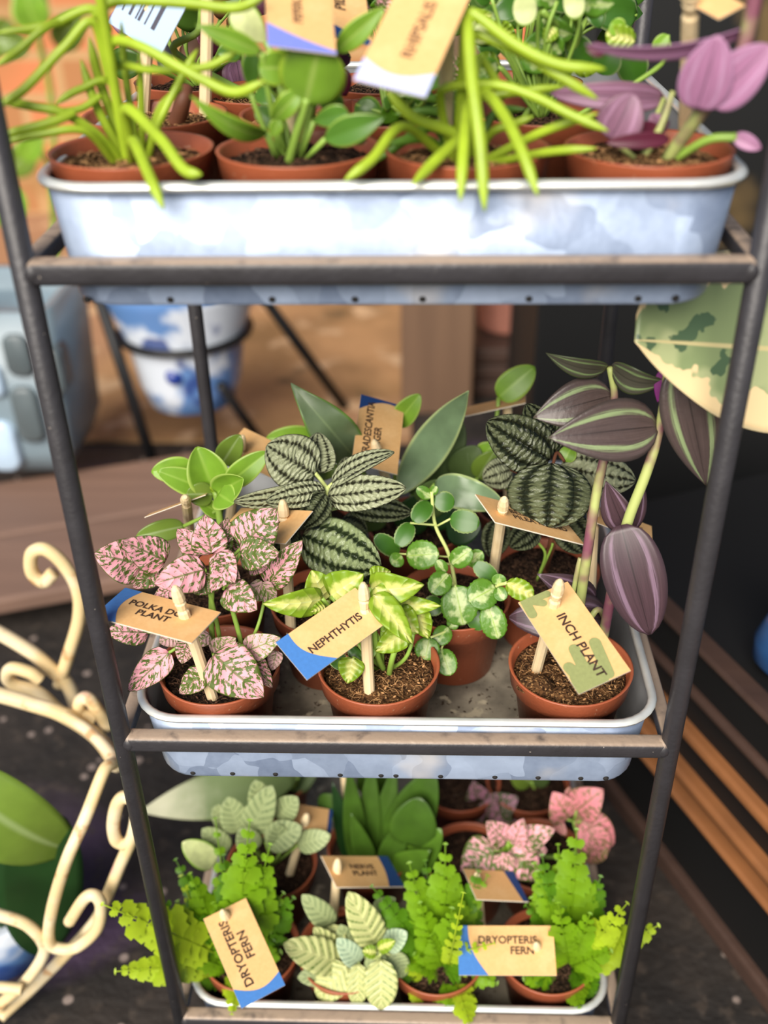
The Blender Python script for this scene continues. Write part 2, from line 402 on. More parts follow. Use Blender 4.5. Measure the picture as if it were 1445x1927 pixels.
def _kraft():
    t = NT('kraft_card'); n = t.noise(420, 4); q = t.mix(n, (216, 166, 108), (232, 188, 130)); q = t.mix(t.mth('MULTIPLY', t.step(t.noise(60, 3), .5, .7), .25), q, (240, 204, 152))
    return t.done(t.prin(q, .8, 0, t.bump(n, .00008), .2))
M['kraft'] = _kraft()
M['card_white'] = plain('card_edge', (226, 214, 196), .8)
M['blue'] = plain('blue_print', (62, 118, 186), .7, var=.06, vscale=500)
M['navy'] = plain('navy_print', (24, 62, 120), .7, var=.06, vscale=500)
M['overexposed_blue'] = plain('overexposed_blue_print', (186, 192, 232), .7, var=.06, vscale=500)  # blue print, with overexposure put into its colour as paleness
M['violetblue'] = plain('blue_violet_print', (118, 132, 220), .7, var=.06, vscale=500)
M['olive'] = plain('olive_print', (140, 146, 92), .75, var=.08, vscale=500)
M['ink'] = plain('dark_ink', (58, 38, 28), .8)
M['ink_soft'] = plain('faded_ink', (120, 86, 62), .8)
M['paleblue_card'] = plain('pale_blue_card', (176, 200, 228), .7)
M['ink_bar'] = plain('grey_ink', (74, 72, 84), .8)
# ------------------------------------------------------------------ leaves and plants
SHAPES = {'ovate': (.50, .75), 'heart': (.32, .80), 'lance': (.70, 1.0), 'round': (.46, .46), 'broad': (.42, .62), 'strap': (.30, .45), 'spoon': (.85, .45), 'blade': (.58, 1.0), 'ficuslow': (.55, .95)}
def leaf_mesh(B, T, w, tw=0, arch=.1, fold=.12, curl=0, shape='ovate', nu=16, nv=10, ripple=0, rn=3, scal=0, cup=0, rng=R0, lobes=0, shape2=None):
    """one leaf blade from base B to tip T (world), w wide; its upper side turns towards the camera, then by tw about its axis"""
    B = np.array(B, float); T = np.array(T, float); d = T-B; L = np.linalg.norm(d); ax = d/L
    view = CAM-(B+T)/2; n = view-(view@ax)*ax
    n = unit(n) if np.linalg.norm(n) > 1e-6 else np.array([0, 0, 1.])
    s = np.cross(n, ax); t = math.radians(tw)
    n, s = n*math.cos(t)+s*math.sin(t), s*math.cos(t)-n*math.sin(t)
    a, b = SHAPES[shape]; pk = a/(a+b); top = pk**a*(1-pk)**b
    ph = rng.uniform(0, 6.28); vs, uv, fs = [], [], []
    for i in range(nu+1):
        u = i/nu; uu = min(max(u, .004), .996)
        wd = w/2*(uu**a*(1-uu)**b)/top
        back = lobes*w*max(0, 1-u*5)*.5
        c = B+ax*(L*u)+n*(L*(arch*4*u*(1-u)*.5-curl*u**3))
        for j in range(nv+1):
            v = j/nv*2-1; e = abs(v)
            if shape2 and v < 0:
                a_, b_, wk = shape2; pk_ = a_/(a_+b_); wd = wk*w/2*(uu**a_*(1-uu)**b_)/(pk_**a_*(1-pk_)**b_)
            elif shape2: wd = w/2*(uu**a*(1-uu)**b)/top
            if scal: ed = wd*(1+scal*math.sin(u*2*PI*9)*(e > .95))
            else: ed = wd
            q = c+s*(v*ed)+n*(fold*e*wd*1.0+cup*wd*e*e+ripple*w*e*e*math.sin(u*2*PI*rn+ph+(0 if v < 0 else 1.3)))
            q = q-ax*(back*e*e)
            vs.append(q); uv.append((j/nv, u))
    k = nv+1
    for i in range(nu):
        for j in range(nv): fs.append((i*k+j, i*k+j+1, (i+1)*k+j+1, (i+1)*k+j))
    return vs, fs, uv
def leaf(root, mat, bx, by, tx, ty, wpx, Yb, Yt=None, name='leaf', label=None, **kw):
    Yt = Yb if Yt is None else Yt
    B, T = P(bx, by, Yb), P(tx, ty, Yt)
    w = wpx*kw.pop('grow', 1.0)*depth((B+T)/2)/FPX
    mb = MB(); mb.add(*leaf_mesh(B, T, w, **kw))
    o = mb.build(name, M[mat] if isinstance(mat, str) else mat, root)
    m = o.modifiers.new('thick', 'SOLIDIFY'); m.thickness = .0004; m.offset = 0
    if label: o['label'] = label
    return o
def stems(root, mat, lines, name='stem'):
    """lines: (points, radius) with points (px, py, Y); all tubes meet at the crown and make one stem part"""
    mb = MB()
    for pts, r in lines:
        q = [P(*p) if len(p) == 3 else np.array(p[1:]) for p in pts]
        tube(mb, q, r, 8)
    return mb.build(name, M[mat], root)
# pots: one mesh, shared
def pot_mesh(rt=.0355, rb=.0255, h=.0535, band=.0125, name='nursery_pot'):
    mb = MB(); rm = rb+(rt-.0028-rb)*(1-band/h)
    lathe(mb, [(rb-.002, .0), (rb, .0012), (rm, h-band-.0008), (rm+.0026, h-band), (rt-.0006, h-.0008), (rt-.0002, h), (rt-.0016, h), (rt-.0024, h-.001), (rm-.0008, h-band-.001), (rb-.0018, .003), (0, .003)], n=48)
    return mb
POT_H = .0535
_potsrc = None; _soilsrc = {}
def soil_mesh(rng, r=.0316, name='soil'):
    mb = MB(); n, rings = 40, 14; vs = [(0, 0, .001)]; fs = []
    for i in range(1, rings+1):
        for k in range(n):
            a = 2*PI*k/n; rr = r*i/rings*(1+(rng.uniform(-.25, .25)/rings if i < rings else 0))
            z = .0026*(1-(i/rings)**2)+(rng.uniform(-.0013, .0013)+.0012*math.sin(3*a+i*.5)*math.cos(2*a-i*.8))*(i < rings)
            vs.append((rr*math.cos(a), rr*math.sin(a), z))
    for k in range(n): fs.append((0, 1+k, 1+(k+1) % n))
    for i in range(rings-1):
        for k in range(n):
            a, b = 1+i*n+k, 1+i*n+(k+1) % n; fs.append((a, b, b+n, a+n))
    k0 = 1+(rings-1)*n          # skirt
    for k in range(n): vs.append((vs[k0+k][0]*.94, vs[k0+k][1]*.94, -.008))
    for k in range(n):
        a, b = k0+k, k0+(k+1) % n; fs.append((a, b, b+n, a+n))
    return mb.add(vs, fs)
def bits_mesh(rng, r=.0302, count=230):
    mb = MB()
    for k in range(count):
        a, q = rng.uniform(0, 6.28), r*math.sqrt(rng.uniform(0, 1)); fib = rng.random() < .62
        L = rng.uniform(.003, .008) if fib else rng.uniform(.0008, .0026)
        c = np.array([q*math.cos(a), q*math.sin(a), .0022*(1-(q/r)**2)+.0010]); h = rng.uniform(0, 6.28); el = rng.uniform(-.15, .45)
        d = np.array([math.cos(h)*math.cos(el), math.sin(h)*math.cos(el), math.sin(el)]); s = np.array([-math.sin(h), math.cos(h), 0])*L*rng.uniform(-.35, .35)
        if np.hypot(*(c+d*L/2)[:2]) > r or np.hypot(*(c-d*L/2)[:2]) > r: continue
        if fib: tube(mb, [c-d*L/2, c+s+np.array([0, 0, .0006]), c+d*L/2], rng.choice([.00010, .00014, .0002]), 4, samples=6)
        else: tube(mb, [c-d*L/2, c-d*L*.2, c+d*L*.25, c+d*L/2], [.0001, L*.32, L*.28, .0001], 5, samples=5)
    return mb
def plant(name, label, cat, c, floor, soil='soil', group=None, bits=True, sink=.0065, wide=1.0):
    """an Empty at the pot's base with its pot and soil; c = (X, Y) of the pot, floor = height of the tray floor"""
    global _potsrc
    root = empty(name, (c[0], c[1], floor), label, cat, group)
    if _potsrc is None:
        o = pot_mesh().build('pot', M['pot'], root, origin=None); o.data.transform(Matrix.Translation(V((c[0], c[1], floor)))); _potsrc = o
    else:
        o = _potsrc.copy(); COL.objects.link(o); o.parent = root
    o.rotation_euler.z = R0.uniform(0, 6); o.scale = (wide, wide, 1)
    if soil not in _soilsrc:
        s = soil_mesh(random.Random(3)).build('soil', M[soil], None); s.location = (0, 0, 0)
        b = bits_mesh(random.Random(5)).build('soil_fibre', M['soil_bits' if soil == 'soil' else 'soil_bits_dark'], s); b['kind'] = 'stuff'; s['kind'] = 'stuff'
        _soilsrc[soil] = (s, b); s.parent = root
    else:
        s0, b0 = _soilsrc[soil]; s = s0.copy(); COL.objects.link(s); s.parent = root
        b = b0.copy(); COL.objects.link(b); b.parent = s
    s.location = (0, 0, POT_H-sink); s.rotation_euler.z = R0.uniform(0, 6); s.scale = (wide, wide, 1)
    return root
# ------------------------------------------------------------------ fern fronds
def frond(root, base, tip, w, pairs=9, mat='fern', arch=.25, tw=0, rng=R0, name='frond', taper=.8, mid=None, droop=.1, lob=True):
    """base, tip: (px, py, Y)"""
    B, T = P(*base), P(*tip); ax = unit(T-B); L = np.linalg.norm(T-B)
    view = CAM-(B+T)/2; n = unit(view-(view@ax)*ax); s = np.cross(n, ax); t = math.radians(tw)
    n, s = n*math.cos(t)+s*math.sin(t), s*math.cos(t)-n*math.sin(t)
    W = w*depth((B+T)/2)/FPX/2
    pts = [B+ax*(L*u)+n*(L*arch*2*u*(1-u)) for u in np.linspace(0, 1, 14)]
    mb = MB(); tube(mb, pts, [.0009, .0004], 6)
    def at(u):
        i = min(int(u*13), 12); f = u*13-i; return pts[i]*(1-f)+pts[i+1]*f, unit(pts[i+1]-pts[i])
    for k in range(pairs+1):
        u = .22+.78*k/pairs; c, d = at(min(u, .999))
        lw = W*(min(1, (1-u)/.55)**taper*.92+.08)*(min(1, .55+u))
        for sg in (-1, 1):
            if k == pairs and sg == 1: continue
            dr = unit(s*sg*(1.0 if k < pairs else 0)+d*(.45+.5*u)) if k < pairs else d
            dr = unit(dr+n*(rng.uniform(-.25, .2)-droop)); ln = lw*rng.uniform(.85, 1.12); ww = max(.0018, min(L/pairs*.78*.62, ln*.5))*rng.uniform(.85, 1.15)
            side = unit(np.cross(n, dr)); m = 7; vs, fs, uv = [], [], []
            for i in range(m+1):
                q = i/m; h = ww*(min(1, q*3.2+.25))*math.sqrt(max(0, 1-(max(0, q-.55)/.45)**2)) if lob else ww*math.sin(PI*min(.98, q*.9+.08))
                if lob: h *= 1+.20*math.cos(i*PI)
                p = c+dr*(ln*q)-n*(ln*.18*q*q)
                vs += [p-side*h+n*(.15*h), p, p+side*h+n*(.15*h)]; uv += [(0, q), (.5, q), (1, q)]
            for i in range(m):
                a = i*3; fs += [(a, a+1, a+4, a+3), (a+1, a+2, a+5, a+4)]
            mb.add(vs, fs, uv)
    o = mb.build(name, M[mat], root); return o
# ------------------------------------------------------------------ plant labels: a carved peg through a kraft card
def rot(rv):
    th = np.linalg.norm(rv)
    if th < 1e-9: return np.eye(3)
    k = rv/th; K = np.array([[0, -k[2], k[1]], [k[2], 0, -k[0]], [-k[1], k[0], 0]])
    return np.eye(3)+math.sin(th)*K+(1-math.cos(th))*K@K
def proj(q):
    d = np.array(q)-CAM; z = d @ FW; return np.array([722.5+FPX*(d@RT)/z, 963.5-FPX*(d@UP)/z])
def solve_card(px, W, H, flip=False):
    """pose of a W x H card whose corners BL, BR, TR, TL are seen at px"""
    loc = np.array([(-W/2, -H/2, 0), (W/2, -H/2, 0), (W/2, H/2, 0), (-W/2, H/2, 0)])
    px = np.array(px, float); Lp = max(np.linalg.norm(px[1]-px[0]), np.linalg.norm(px[2]-px[3]))
    dg = FPX*W/Lp; best = []
    c3 = np.array([CAM+ray(*p)*dg for p in px])
    ex = unit((c3[1]-c3[0])+(c3[2]-c3[3])); ey = (c3[3]-c3[0])+(c3[2]-c3[1]); ey = unit(ey-(ey@ex)*ex); ez = np.cross(ex, ey)
    for ax_, an in [(0, 0), (0, .7), (0, -.7), (1, .7), (1, -.7), (2, .6), (2, -.6)]:
        k = [np.array([1., 0, 0]), np.array([0, 1., 0]), np.array([1., 1, 0])/1.414][ax_]
        Rm = np.column_stack([ex, ey, ez]) @ rot(k*an); t = c3.mean(0)
        def res(Rm, t): return np.concatenate([proj(Rm@l+t)-p for l, p in zip(loc, px)])
        lam = 1e-3
        for it in range(60):
            r = res(Rm, t); J = np.zeros((8, 6))
            for i in range(3):
                e = np.zeros(3); e[i] = 1e-5
                J[:, i] = (res(Rm@rot(e), t)-r)/1e-5; J[:, 3+i] = (res(Rm, t+e)-r)/1e-5
            A = J.T@J; dx = np.linalg.solve(A+lam*np.diag(np.diag(A)+1e-9), -J.T@r)
            nr = res(Rm@rot(dx[:3]), t+dx[3:])
            if nr@nr < r@r: Rm = Rm@rot(dx[:3]); t = t+dx[3:]; lam = max(lam*.3, 1e-9)
            else: lam *= 4
        r = res(Rm, t); best.append((math.sqrt(r@r/8), Rm, t))
    best.sort(key=lambda b: b[0]); b0 = best[0]
    for b in best[1:]:
        if b[0] < b0[0]*2.5+2 and ((b[1][2, 2] > b0[1][2, 2]+.05) != flip): b0 = b
    return b0
def card_mesh(W, H, T=.0007):
    mb = MB(); box(mb, (0, 0, -T/2), (W, H, T)); return mb
def poly(mb, pts, z):
    mb.add([(x, y, z) for x, y in pts], [tuple(range(len(pts)))])
def text_mesh(s, size, z, x, y, align='CENTER', bold=.0):
    cu = bpy.data.curves.new('lettering', 'FONT'); cu.body = s; cu.size = 1; cu.align_x = align; cu.align_y = 'CENTER'
    cu.offset = bold; cu.space_line = .98; cu.resolution_u = 3
    o = bpy.data.objects.new('tmp', cu); COL.objects.link(o)
    dg = bpy.context.evaluated_depsgraph_get(); me = bpy.data.meshes.new_from_object(o.evaluated_get(dg))
    bpy.data.objects.remove(o); bpy.data.curves.remove(cu)
    xs = [v.co.x for v in me.vertices]; ys = [v.co.y for v in me.vertices]
    k = size/(max(xs)-min(xs)); cx, cy = (max(xs)+min(xs))/2, (max(ys)+min(ys))/2
    me.transform(Matrix.Translation((x, y, z))@Matrix.Diagonal((k, k, 1, 1))@Matrix.Translation((-cx, -cy, 0))); me.materials.clear()
    return me
def wave(W, H, end, a, b, bulge):
    """print at one end of the card: from the end edge to a wavy line; a, b its width at bottom and top"""
    n = 14; line = []
    for i in range(n+1):
        t = i/n; x = a+(b-a)*t+bulge*math.sin(PI*t)*W; line.append((x, -H/2+H*t))
    if end == 'L': return [(-W/2, -H/2)]+[(-W/2+max(.0002, x), y) for x, y in line]+[(-W/2, H/2)]
    return [(W/2, -H/2)]+[(W/2-max(.0002, x), y) for x, y in line]+[(W/2, H/2)]
def capsule(p, q, r, n=8):
    p, q = np.array(p), np.array(q); a0 = math.atan2(*(q-p)[::-1]); out = []
    for c, s in ((q, -PI/2), (p, PI/2)):
        for i in range(n+1):
            a = a0+s+PI*i/n; out.append((c[0]+r*math.cos(a), c[1]+r*math.sin(a)))
    return out
def peg_mesh(base, top, r=.0032):
    """carved peg: pointed acorn head, neck, collar, octagonal shaft"""
    mb = MB(); base = np.array(base); top = np.array(top); L = np.linalg.norm(top-base)
    prof = [(r*.92, 0), (r, .002), (r, L-.0185), (r*.98, L-.018), (r*.72, L-.0165), (r*.80, L-.0158), (r*.98, L-.0120), (r*.70, L-.0112), (r*.78, L-.0106), (r*1.04, L-.0098), (r*1.0, L-.006), (r*.72, L-.0022), (r*.36, L-.0003), (0, L)]
    prof = [(a, max(b, 0)) for a, b in prof]
    return lathe(mb, prof, base, top-base, 10)
LOG = []
def plant_label(label, px, hole, base, ext=.016, text=None, wavespec=None, blue='blue', Wd=.059, Ht=.0292, group=None, flip=False, extra=None, ink='ink', name='plant_label', cardmat='kraft', R=.0032, bars=None, holeY=None):
    """px: corners BL, BR, TR, TL of the card in reading direction; hole: where the peg passes through it; base: 3D foot of the peg"""
    err, Rm, t = solve_card(px, Wd, Ht, flip); n = Rm[:, 2]
    if n @ (CAM-t) < 0: n = -n
    d = ray(*hole); hp = CAM+d*((t-CAM)@n)/(d@n); ks = 1.0
    if holeY is not None:          # the peg stands near upright: set the card's distance (and size) by where the peg is
        h2 = P(hole[0], hole[1], holeY); ks = depth(h2)/depth(hp); t = CAM+(t-CAM)*ks; hp = h2
    base = np.array(base, float) if base is not None else None
    ax = unit(hp-base); top = hp+ax*ext
    LOG.append('%s k %.2f err %.1f n %s hole %s lean %.0f deg len %.3f' % (label[:30], ks, err, np.round(n, 2), np.round(hp, 3), math.degrees(math.acos(max(-1, min(1, ax[2])))), np.linalg.norm(top-base)))
    root = empty(name, base, label, 'plant label', group)
    peg_mesh(base-ax*.006, top, R).build('peg', M['wood'], root, smooth=False)
    cm = card_mesh(Wd, Ht); card = cm.build('card', M[cardmat], None, smooth=False)
    card.data.materials.append(M['card_white'])
    for p in card.data.polygons:
        if abs(p.normal.z) < .5: p.material_index = 1
    card.parent = root
    mw = Matrix(((Rm[0, 0], Rm[0, 1], Rm[0, 2], t[0]-base[0]), (Rm[1, 0], Rm[1, 1], Rm[1, 2], t[1]-base[1]), (Rm[2, 0], Rm[2, 1], Rm[2, 2], t[2]-base[2]), (0, 0, 0, 1)))
    card.matrix_local = mw@Matrix.Scale(ks, 4)
    if wavespec:
        mb = MB(); poly(mb, wave(Wd, Ht, *wavespec), .00012); o = mb.build('colour_print', M[blue], None, smooth=False); o.parent = card; o.location = (0, 0, 0)
    if extra:
        for grp in extra:
            mb = MB()
            for i, q in enumerate(grp): poly(mb, q, .00008+.00003*i)
            o = mb.build('leaf_print', M['olive'], None, smooth=False); o.parent = card; o.location = (0, 0, 0)
    if bars:
        mb = MB()
        for x0, x1, y0, y1 in bars: poly(mb, [(x0, y0), (x1, y0), (x1, y1), (x0, y1)], .0001)
        o = mb.build('barcode_print', M['ink_bar'], None, smooth=False); o.parent = card; o.location = (0, 0, 0); o['kind'] = 'stuff'
    if text:
        s, size, x, y, al = text
        me = text_mesh(s, size, .00030, x, y, al, .022); o = link('lettering', me, M[ink], card, None)
        o['label'] = 'dark printed lettering'
    return root
# ------------------------------------------------------------------ the place
def struct(o): o['kind'] = 'structure'; return o
def groundmat():
    t = NT('dark_littered_floor'); n = t.noise(9, 4); q = t.mix(t.step(n, .35, .7), (24, 20, 18), (48, 41, 36))
    q = t.mix(t.step(t.noise(2.9, 2), .60, .68), q, (72, 54, 80)); q = t.mix(t.mth('MULTIPLY', t.step(t.noise(60, 4), .55, .7), .6), q, (70, 60, 52))
    v = t.voro(34); q = t.mix(t.mth('MULTIPLY', t.step(v, .17, .11), .8), q, (150, 134, 126))
    return t.done(t.prin(q, .8, 0, t.bump(t.noise(80, 4), .003)))
def pavingmat():
    t = NT('sandstone_paving'); n = t.noise(5, 4); n2 = t.noise(1.7, 2); q = t.mix(t.step(n, .3, .7), (128, 98, 62), (176, 136, 94))
    q = t.mix(t.step(n2, .48, .62), q, (156, 118, 88)); q = t.mix(t.step(t.noise(12, 3), .56, .68), q, (192, 160, 124)); q = t.mix(t.step(t.noise(8, 2), .62, .72), q, (96, 78, 52))
    return t.done(t.prin(q, .8, 0, t.bump(t.noise(30, 4), .004)))
def brickmat():
    t = NT('orange_brick'); b = t.n('ShaderNodeTexBrick'); mp = t.n('ShaderNodeMapping'); mp.inputs['Rotation'].default_value = (PI/2, 0, 0)
    t.l(t.obj(), mp.inputs[0]); t.l(mp.outputs[0], b.inputs['Vector']); b.inputs['Scale'].default_value = 2.6
    b.inputs['Color1'].default_value = srgb((214, 122, 80)); b.inputs['Color2'].default_value = srgb((160, 112, 70)); b.inputs['Mortar'].default_value = srgb((176, 140, 96)); b.inputs['Mortar Size'].default_value = .03
    q = t.mix(t.step(t.noise(3, 3), .45, .65), b.outputs[0], (150, 110, 66)); return t.done(t.prin(q, .85))
def plankmat(name, a, b, sc=(2, 30, 30)):
    t = NT(name); mp = t.n('ShaderNodeMapping'); mp.inputs['Scale'].default_value = sc; t.l(t.obj(), mp.inputs[0]); n = t.noise(1, 4, mp.outputs[0])
    return t.done(t.prin(t.mix(n, a, b), .65, 0, t.bump(n, .002)))
M['ground'] = groundmat(); M['paving'] = pavingmat(); M['brick'] = brickmat()
M['plank'] = plankmat('weathered_plank', (96, 74, 64), (138, 108, 92)); M['postwood'] = plankmat('brown_post_wood', (84, 62, 48), (124, 96, 74), (30, 30, 2))
M['blackwood'] = plain('black_painted_wood', (8, 8, 9), .6, var=.3, vscale=12)
M['worn'] = plankmat('worn_brown_edge', (92, 58, 34), (164, 106, 60), (14, 14, 14)); M['darkbrown'] = plankmat('dark_brown_wood', (52, 36, 30), (78, 56, 46))
mb = MB(); box(mb, (.0, 1.0, -.01), (6, 4.2, .02)); fl = struct(mb.build('floor', M['ground'], None, False))
mb = MB(); box(mb, (-1.3, 1.62, .002), (2.6, 1.24, .006)); pv = struct(mb.build('trim_1', M['paving'], None, False)); pv['label'] = 'warm sandstone paving'
mb = MB(); box(mb, (-.95, 2.28, .6), (3.0, .1, 1.24)); struct(mb.build('wall_back', M['brick'], None, False))
# low plank bench
a, b = PZ(0, 1130, .06), PZ(220, 1090, .06); ang = math.atan2(b[1]-a[1], b[0]-a[0])
bd = np.array([math.cos(ang), math.sin(ang), 0]); bn = np.array([-bd[1], bd[0], 0])
rt = empty('low_bench', a+bd*.05+bn*.15-np.array([0, 0, .06]), 'low weathered wooden plank bench standing on the dark floor by the paving', 'bench')
for k in range(2):
    mb = MB(); c = a-bd*.20+bn*(.07+.142*k); box(mb, (c[0], c[1], .049), (1.36, .136, .022), ang); mb.build('plank', M['plank'], rt, False, bevel=.004)
for s in (-.7, .3):
    mb = MB(); c = a+bd*s+bn*.142; box(mb, (c[0], c[1], .019), (.05, .22, .038), ang); mb.build('leg', M['blackwood'], rt, False, bevel=.003)
# brown timber post, dark crate with a pink and a beige pot
YP = 1.10; xa, xb = PZ(755, 790, 0), PZ(890, 790, 0)
pc = P(822, 700, YP); wpx = 135*depth(pc)/FPX
mb = MB(); box(mb, (pc[0], YP+.05, .45), (wpx, .1, .9)); tag(mb.build('timber_post', M['postwood'], None, False, (pc[0], YP+.05, 0), .004), 'square brown timber post standing on the floor behind the shelf', 'post')
YC = 1.16; ca, cb = P(893, 690, YC), P(1135, 690, YC); ch = PZ(990, 655, 0)
zt = P(990, 655, YC)[2]
rt = empty('storage_crate', ((ca[0]+cb[0])/2, YC+.13, 0), 'dark brown wooden crate on the floor beside the timber post', 'crate')
for i in range(3):
    h = zt/3; mb = MB(); box(mb, ((ca[0]+cb[0])/2, YC+.13, h*(i+.5)), (cb[0]-ca[0], .26, h-.004)); mb.build('side_board', M['darkbrown'], rt, False, bevel=.004)
def roundpot(name, c, r, h, mat, label, cat, flare=.75, parts=True):
    rt = empty(name, c, label, cat); mb = MB()
    lathe(mb, [(r*flare*.95, 0), (r*flare, .004), (r*.95, h*.8), (r*.98, h*.82), (r, h*.84), (r, h), (r*.92, h), (r*.86, h*.8), (0, h*.78)], c, n=40)
    mb.build('body', mat, rt); return rt
M['pinkpot'] = plain('pink_glaze', (206, 140, 122), .5, var=.1); M['beigepot'] = plain('beige_clay', (150, 122, 88), .6, var=.15)
q = P(950, 655, YC+.09); roundpot('flower_pot', (q[0], YC+.1, zt), .062, .12, M['pinkpot'], 'pink flower pot standing on the dark brown crate', 'flower pot')
q = P(1060, 640, YC+.12); roundpot('flower_pot', (q[0], YC+.14, zt), .05, .10, M['beigepot'], 'beige clay pot on the dark brown crate beside the pink one', 'flower pot')
# black cabinet behind on the right, black chest with worn brown mouldings in front of it
t = NT('black_patterned_panel'); n = t.noise(6, 3); v = t.voro(9)
M['panel'] = t.done(t.prin(t.mix(t.mth('MULTIPLY', t.step(n, .58, .70), .75), (7, 7, 8), (112, 90, 54)), .5))
rt = empty('tall_cabinet', (.62, .88, 0), 'tall black cabinet with faded gold markings at the right behind the shelf', 'cabinet')
mb = MB(); box(mb, (.66, .90, .46), (1.02, .34, .92)); mb.build('body', M['blackwood'], rt, False, bevel=.004)
mb = MB(); box(mb, (.66, .72, .62), (.94, .016, .50)); mb.build('door_panel', M['panel'], rt, False, bevel=.003)
mb = MB(); box(mb, (.66, .90, .93), (1.06, .40, .022)); mb.build('top', M['blackwood'], rt, False, bevel=.004)
A, B = PZ(1240, 1613, 0), PZ(1445, 1885, 0); dv = unit(B-A); nv = np.array([-dv[1], dv[0], 0])
if nv[0] < 0: nv = -nv
A2 = A-dv*.20; LEN = .95; ang = math.atan2(dv[1], dv[0])
rt = empty('wooden_chest', A2+dv*LEN/2+nv*.16, 'black painted wooden chest with worn brown moulded edges on the floor right of the shelf', 'chest')
def along(z, h, out, th, name, mat, bev=.003):
    c = A2+dv*LEN/2+nv*(th/2-out); mb = MB(); box(mb, (c[0], c[1], z), (LEN, th, h), ang); return mb.build(name, mat, rt, False, bevel=bev)
along(.125, .246, 0, .32, 'body', M['blackwood'])
for z, h, o in ((.168, .010, .010), (.1265, .009, .012), (.102, .007, .013)): along(z, h, o, .02, 'worn_moulding', M['worn'])
along(.2455, .006, .004, .02, 'worn_edge', M['darkbrown']); along(.205, .008, .006, .02, 'worn_edge', M['darkbrown']); along(.010, .02, .008, .02, 'base_moulding', M['darkbrown'])
# blue and cream vase on the chest
t = NT('blue_glaze'); M['bluepot'] = t.done(t.prin(t.mix(t.noise(30, 3), (20, 52, 96), (50, 88, 136)), .25))
t = NT('cream_marked_glaze'); M['creamglaze'] = t.done(t.prin(t.mix(t.step(t.noise(48, 1), .56, .6), (214, 160, 140), (70, 62, 54)), .3))
q = PZ(1478, 1262, .249)
rt = empty('ceramic_vase', q, 'blue vase with a pale marked neck standing on the black chest', 'vase')
mb = MB(); lathe(mb, [(.016, 0), (.026, .012), (.027, .028), (.022, .044), (.018, .050)], q, n=32); mb.build('body', M['bluepot'], rt)
mb = MB(); lathe(mb, [(.018, .050), (.0165, .064), (.019, .085), (.025, .10), (.022, .10), (.017, .085), (0, .07)], q, n=32); mb.build('neck', M['creamglaze'], rt)
# porcelain pot on a black metal stand upon the paving
t = NT('blue_white_porcelain'); n = t.noise(11, 3); g = t.step(n, .47, .56)
q_ = t.mix(g, (206, 214, 226), (92, 130, 184)); q_ = t.mix(t.mth('MULTIPLY', t.step(t.noise(16, 2), .58, .66), .9), q_, (40, 66, 130))
M['porcelain'] = t.done(t.prin(q_, .2))
c = P(365, 752, .93); zb = c[2]; YS = .93
wtop = 285*depth(P(340, 575, YS))/FPX/2; wbot = 84*depth(c)/FPX
xc0 = c[0]; zt = P(340, 540, YS)[2]+.03
rt = empty('porcelain_planter', (xc0, YS, zb), 'blue and white porcelain planter held in a black metal stand behind the shelf', 'planter')
mb = MB(); H = zt-zb; lathe(mb, [(wbot*.75, 0), (wbot*.95, .006), (wbot*1.12, H*.2), (wtop*.78, H*.5), (wtop*1.0, H*.85), (wtop*1.06, H*.97), (wtop*1.0, H), (wtop*.9, H), (wtop*.8, H*.8), (0, H*.78)], (xc0, YS, zb), n=48); mb.build('body', M['porcelain'], rt)
mb = MB(); cc = P(328, 708, YS-wbot*1.2); lathe(mb, [(.011, -.004), (.012, .0), (.009, .003), (0, .004)], cc, axis=unit(CAM-cc), n=24); mb.build('medallion', plain('cobalt_glaze', (28, 52, 128), .3), rt)
rt = empty('metal_stand', (xc0, YS, .005), 'black metal plant stand with crossed legs holding the porcelain planter', 'plant stand')
mb = MB(); rr = wtop*.86; tube(mb, [(xc0+rr*math.cos(a), YS+rr*math.sin(a), zb+H*.55) for a in np.linspace(0, 2*PI, 33)], .006, 8, samples=66); mb.build('ring', M['black'], rt)
for ft, tp in (((300, 908), (186, 560, YS-.05)), ((648, 765), (500, 565, YS+.09)), ((500, 842), (415, 725, YS-.06))):
    f = PZ(ft[0], ft[1], .006); p = P(*tp); mb = MB(); tube(mb, [f, p], .0085 if ft[0] != 500 else .007, 8); mb.build('leg', M['black'], rt)
# blue-grey planter with recessed panels on the bench at the far left
M['greyblue'] = plain('blue_grey_glaze', (112, 128, 138), .35, var=.15, vscale=20); M['greyblue2'] = plain('dark_blue_grey_glaze', (84, 94, 98), .4, var=.15, vscale=20); M['paleglaze'] = plain('pale_blue_glaze', (176, 198, 220), .25, var=.06)
zz = .0602; c0 = PZ(55, 915, zz); yb = c0[1]
xL, xR = P(-140, 800, yb)[0], P(132, 800, yb)[0]; zt = P(60, 590, yb)[2]
rt = empty('panelled_planter', ((xL+xR)/2, yb+.08, zz), 'blue grey glazed planter with recessed panels standing on the low bench at the far left', 'planter')
mb = MB(); W = xR-xL; loft(mb, [rring(xL+.035, xR-.02, yb+.01, yb+.15, zz+.02, .02), rring(xL+.02, xR-.008, yb+.004, yb+.17, zz+.05, .022), rring(xL, xR, yb, yb+.18, zt, .025), rring(xL+.012, xR-.012, yb+.012, yb+.168, zt, .02), rring(xL+.012, xR-.012, yb+.012, yb+.168, zt-.03, .02)], True, True); mb.build('body', M['greyblue'], rt)
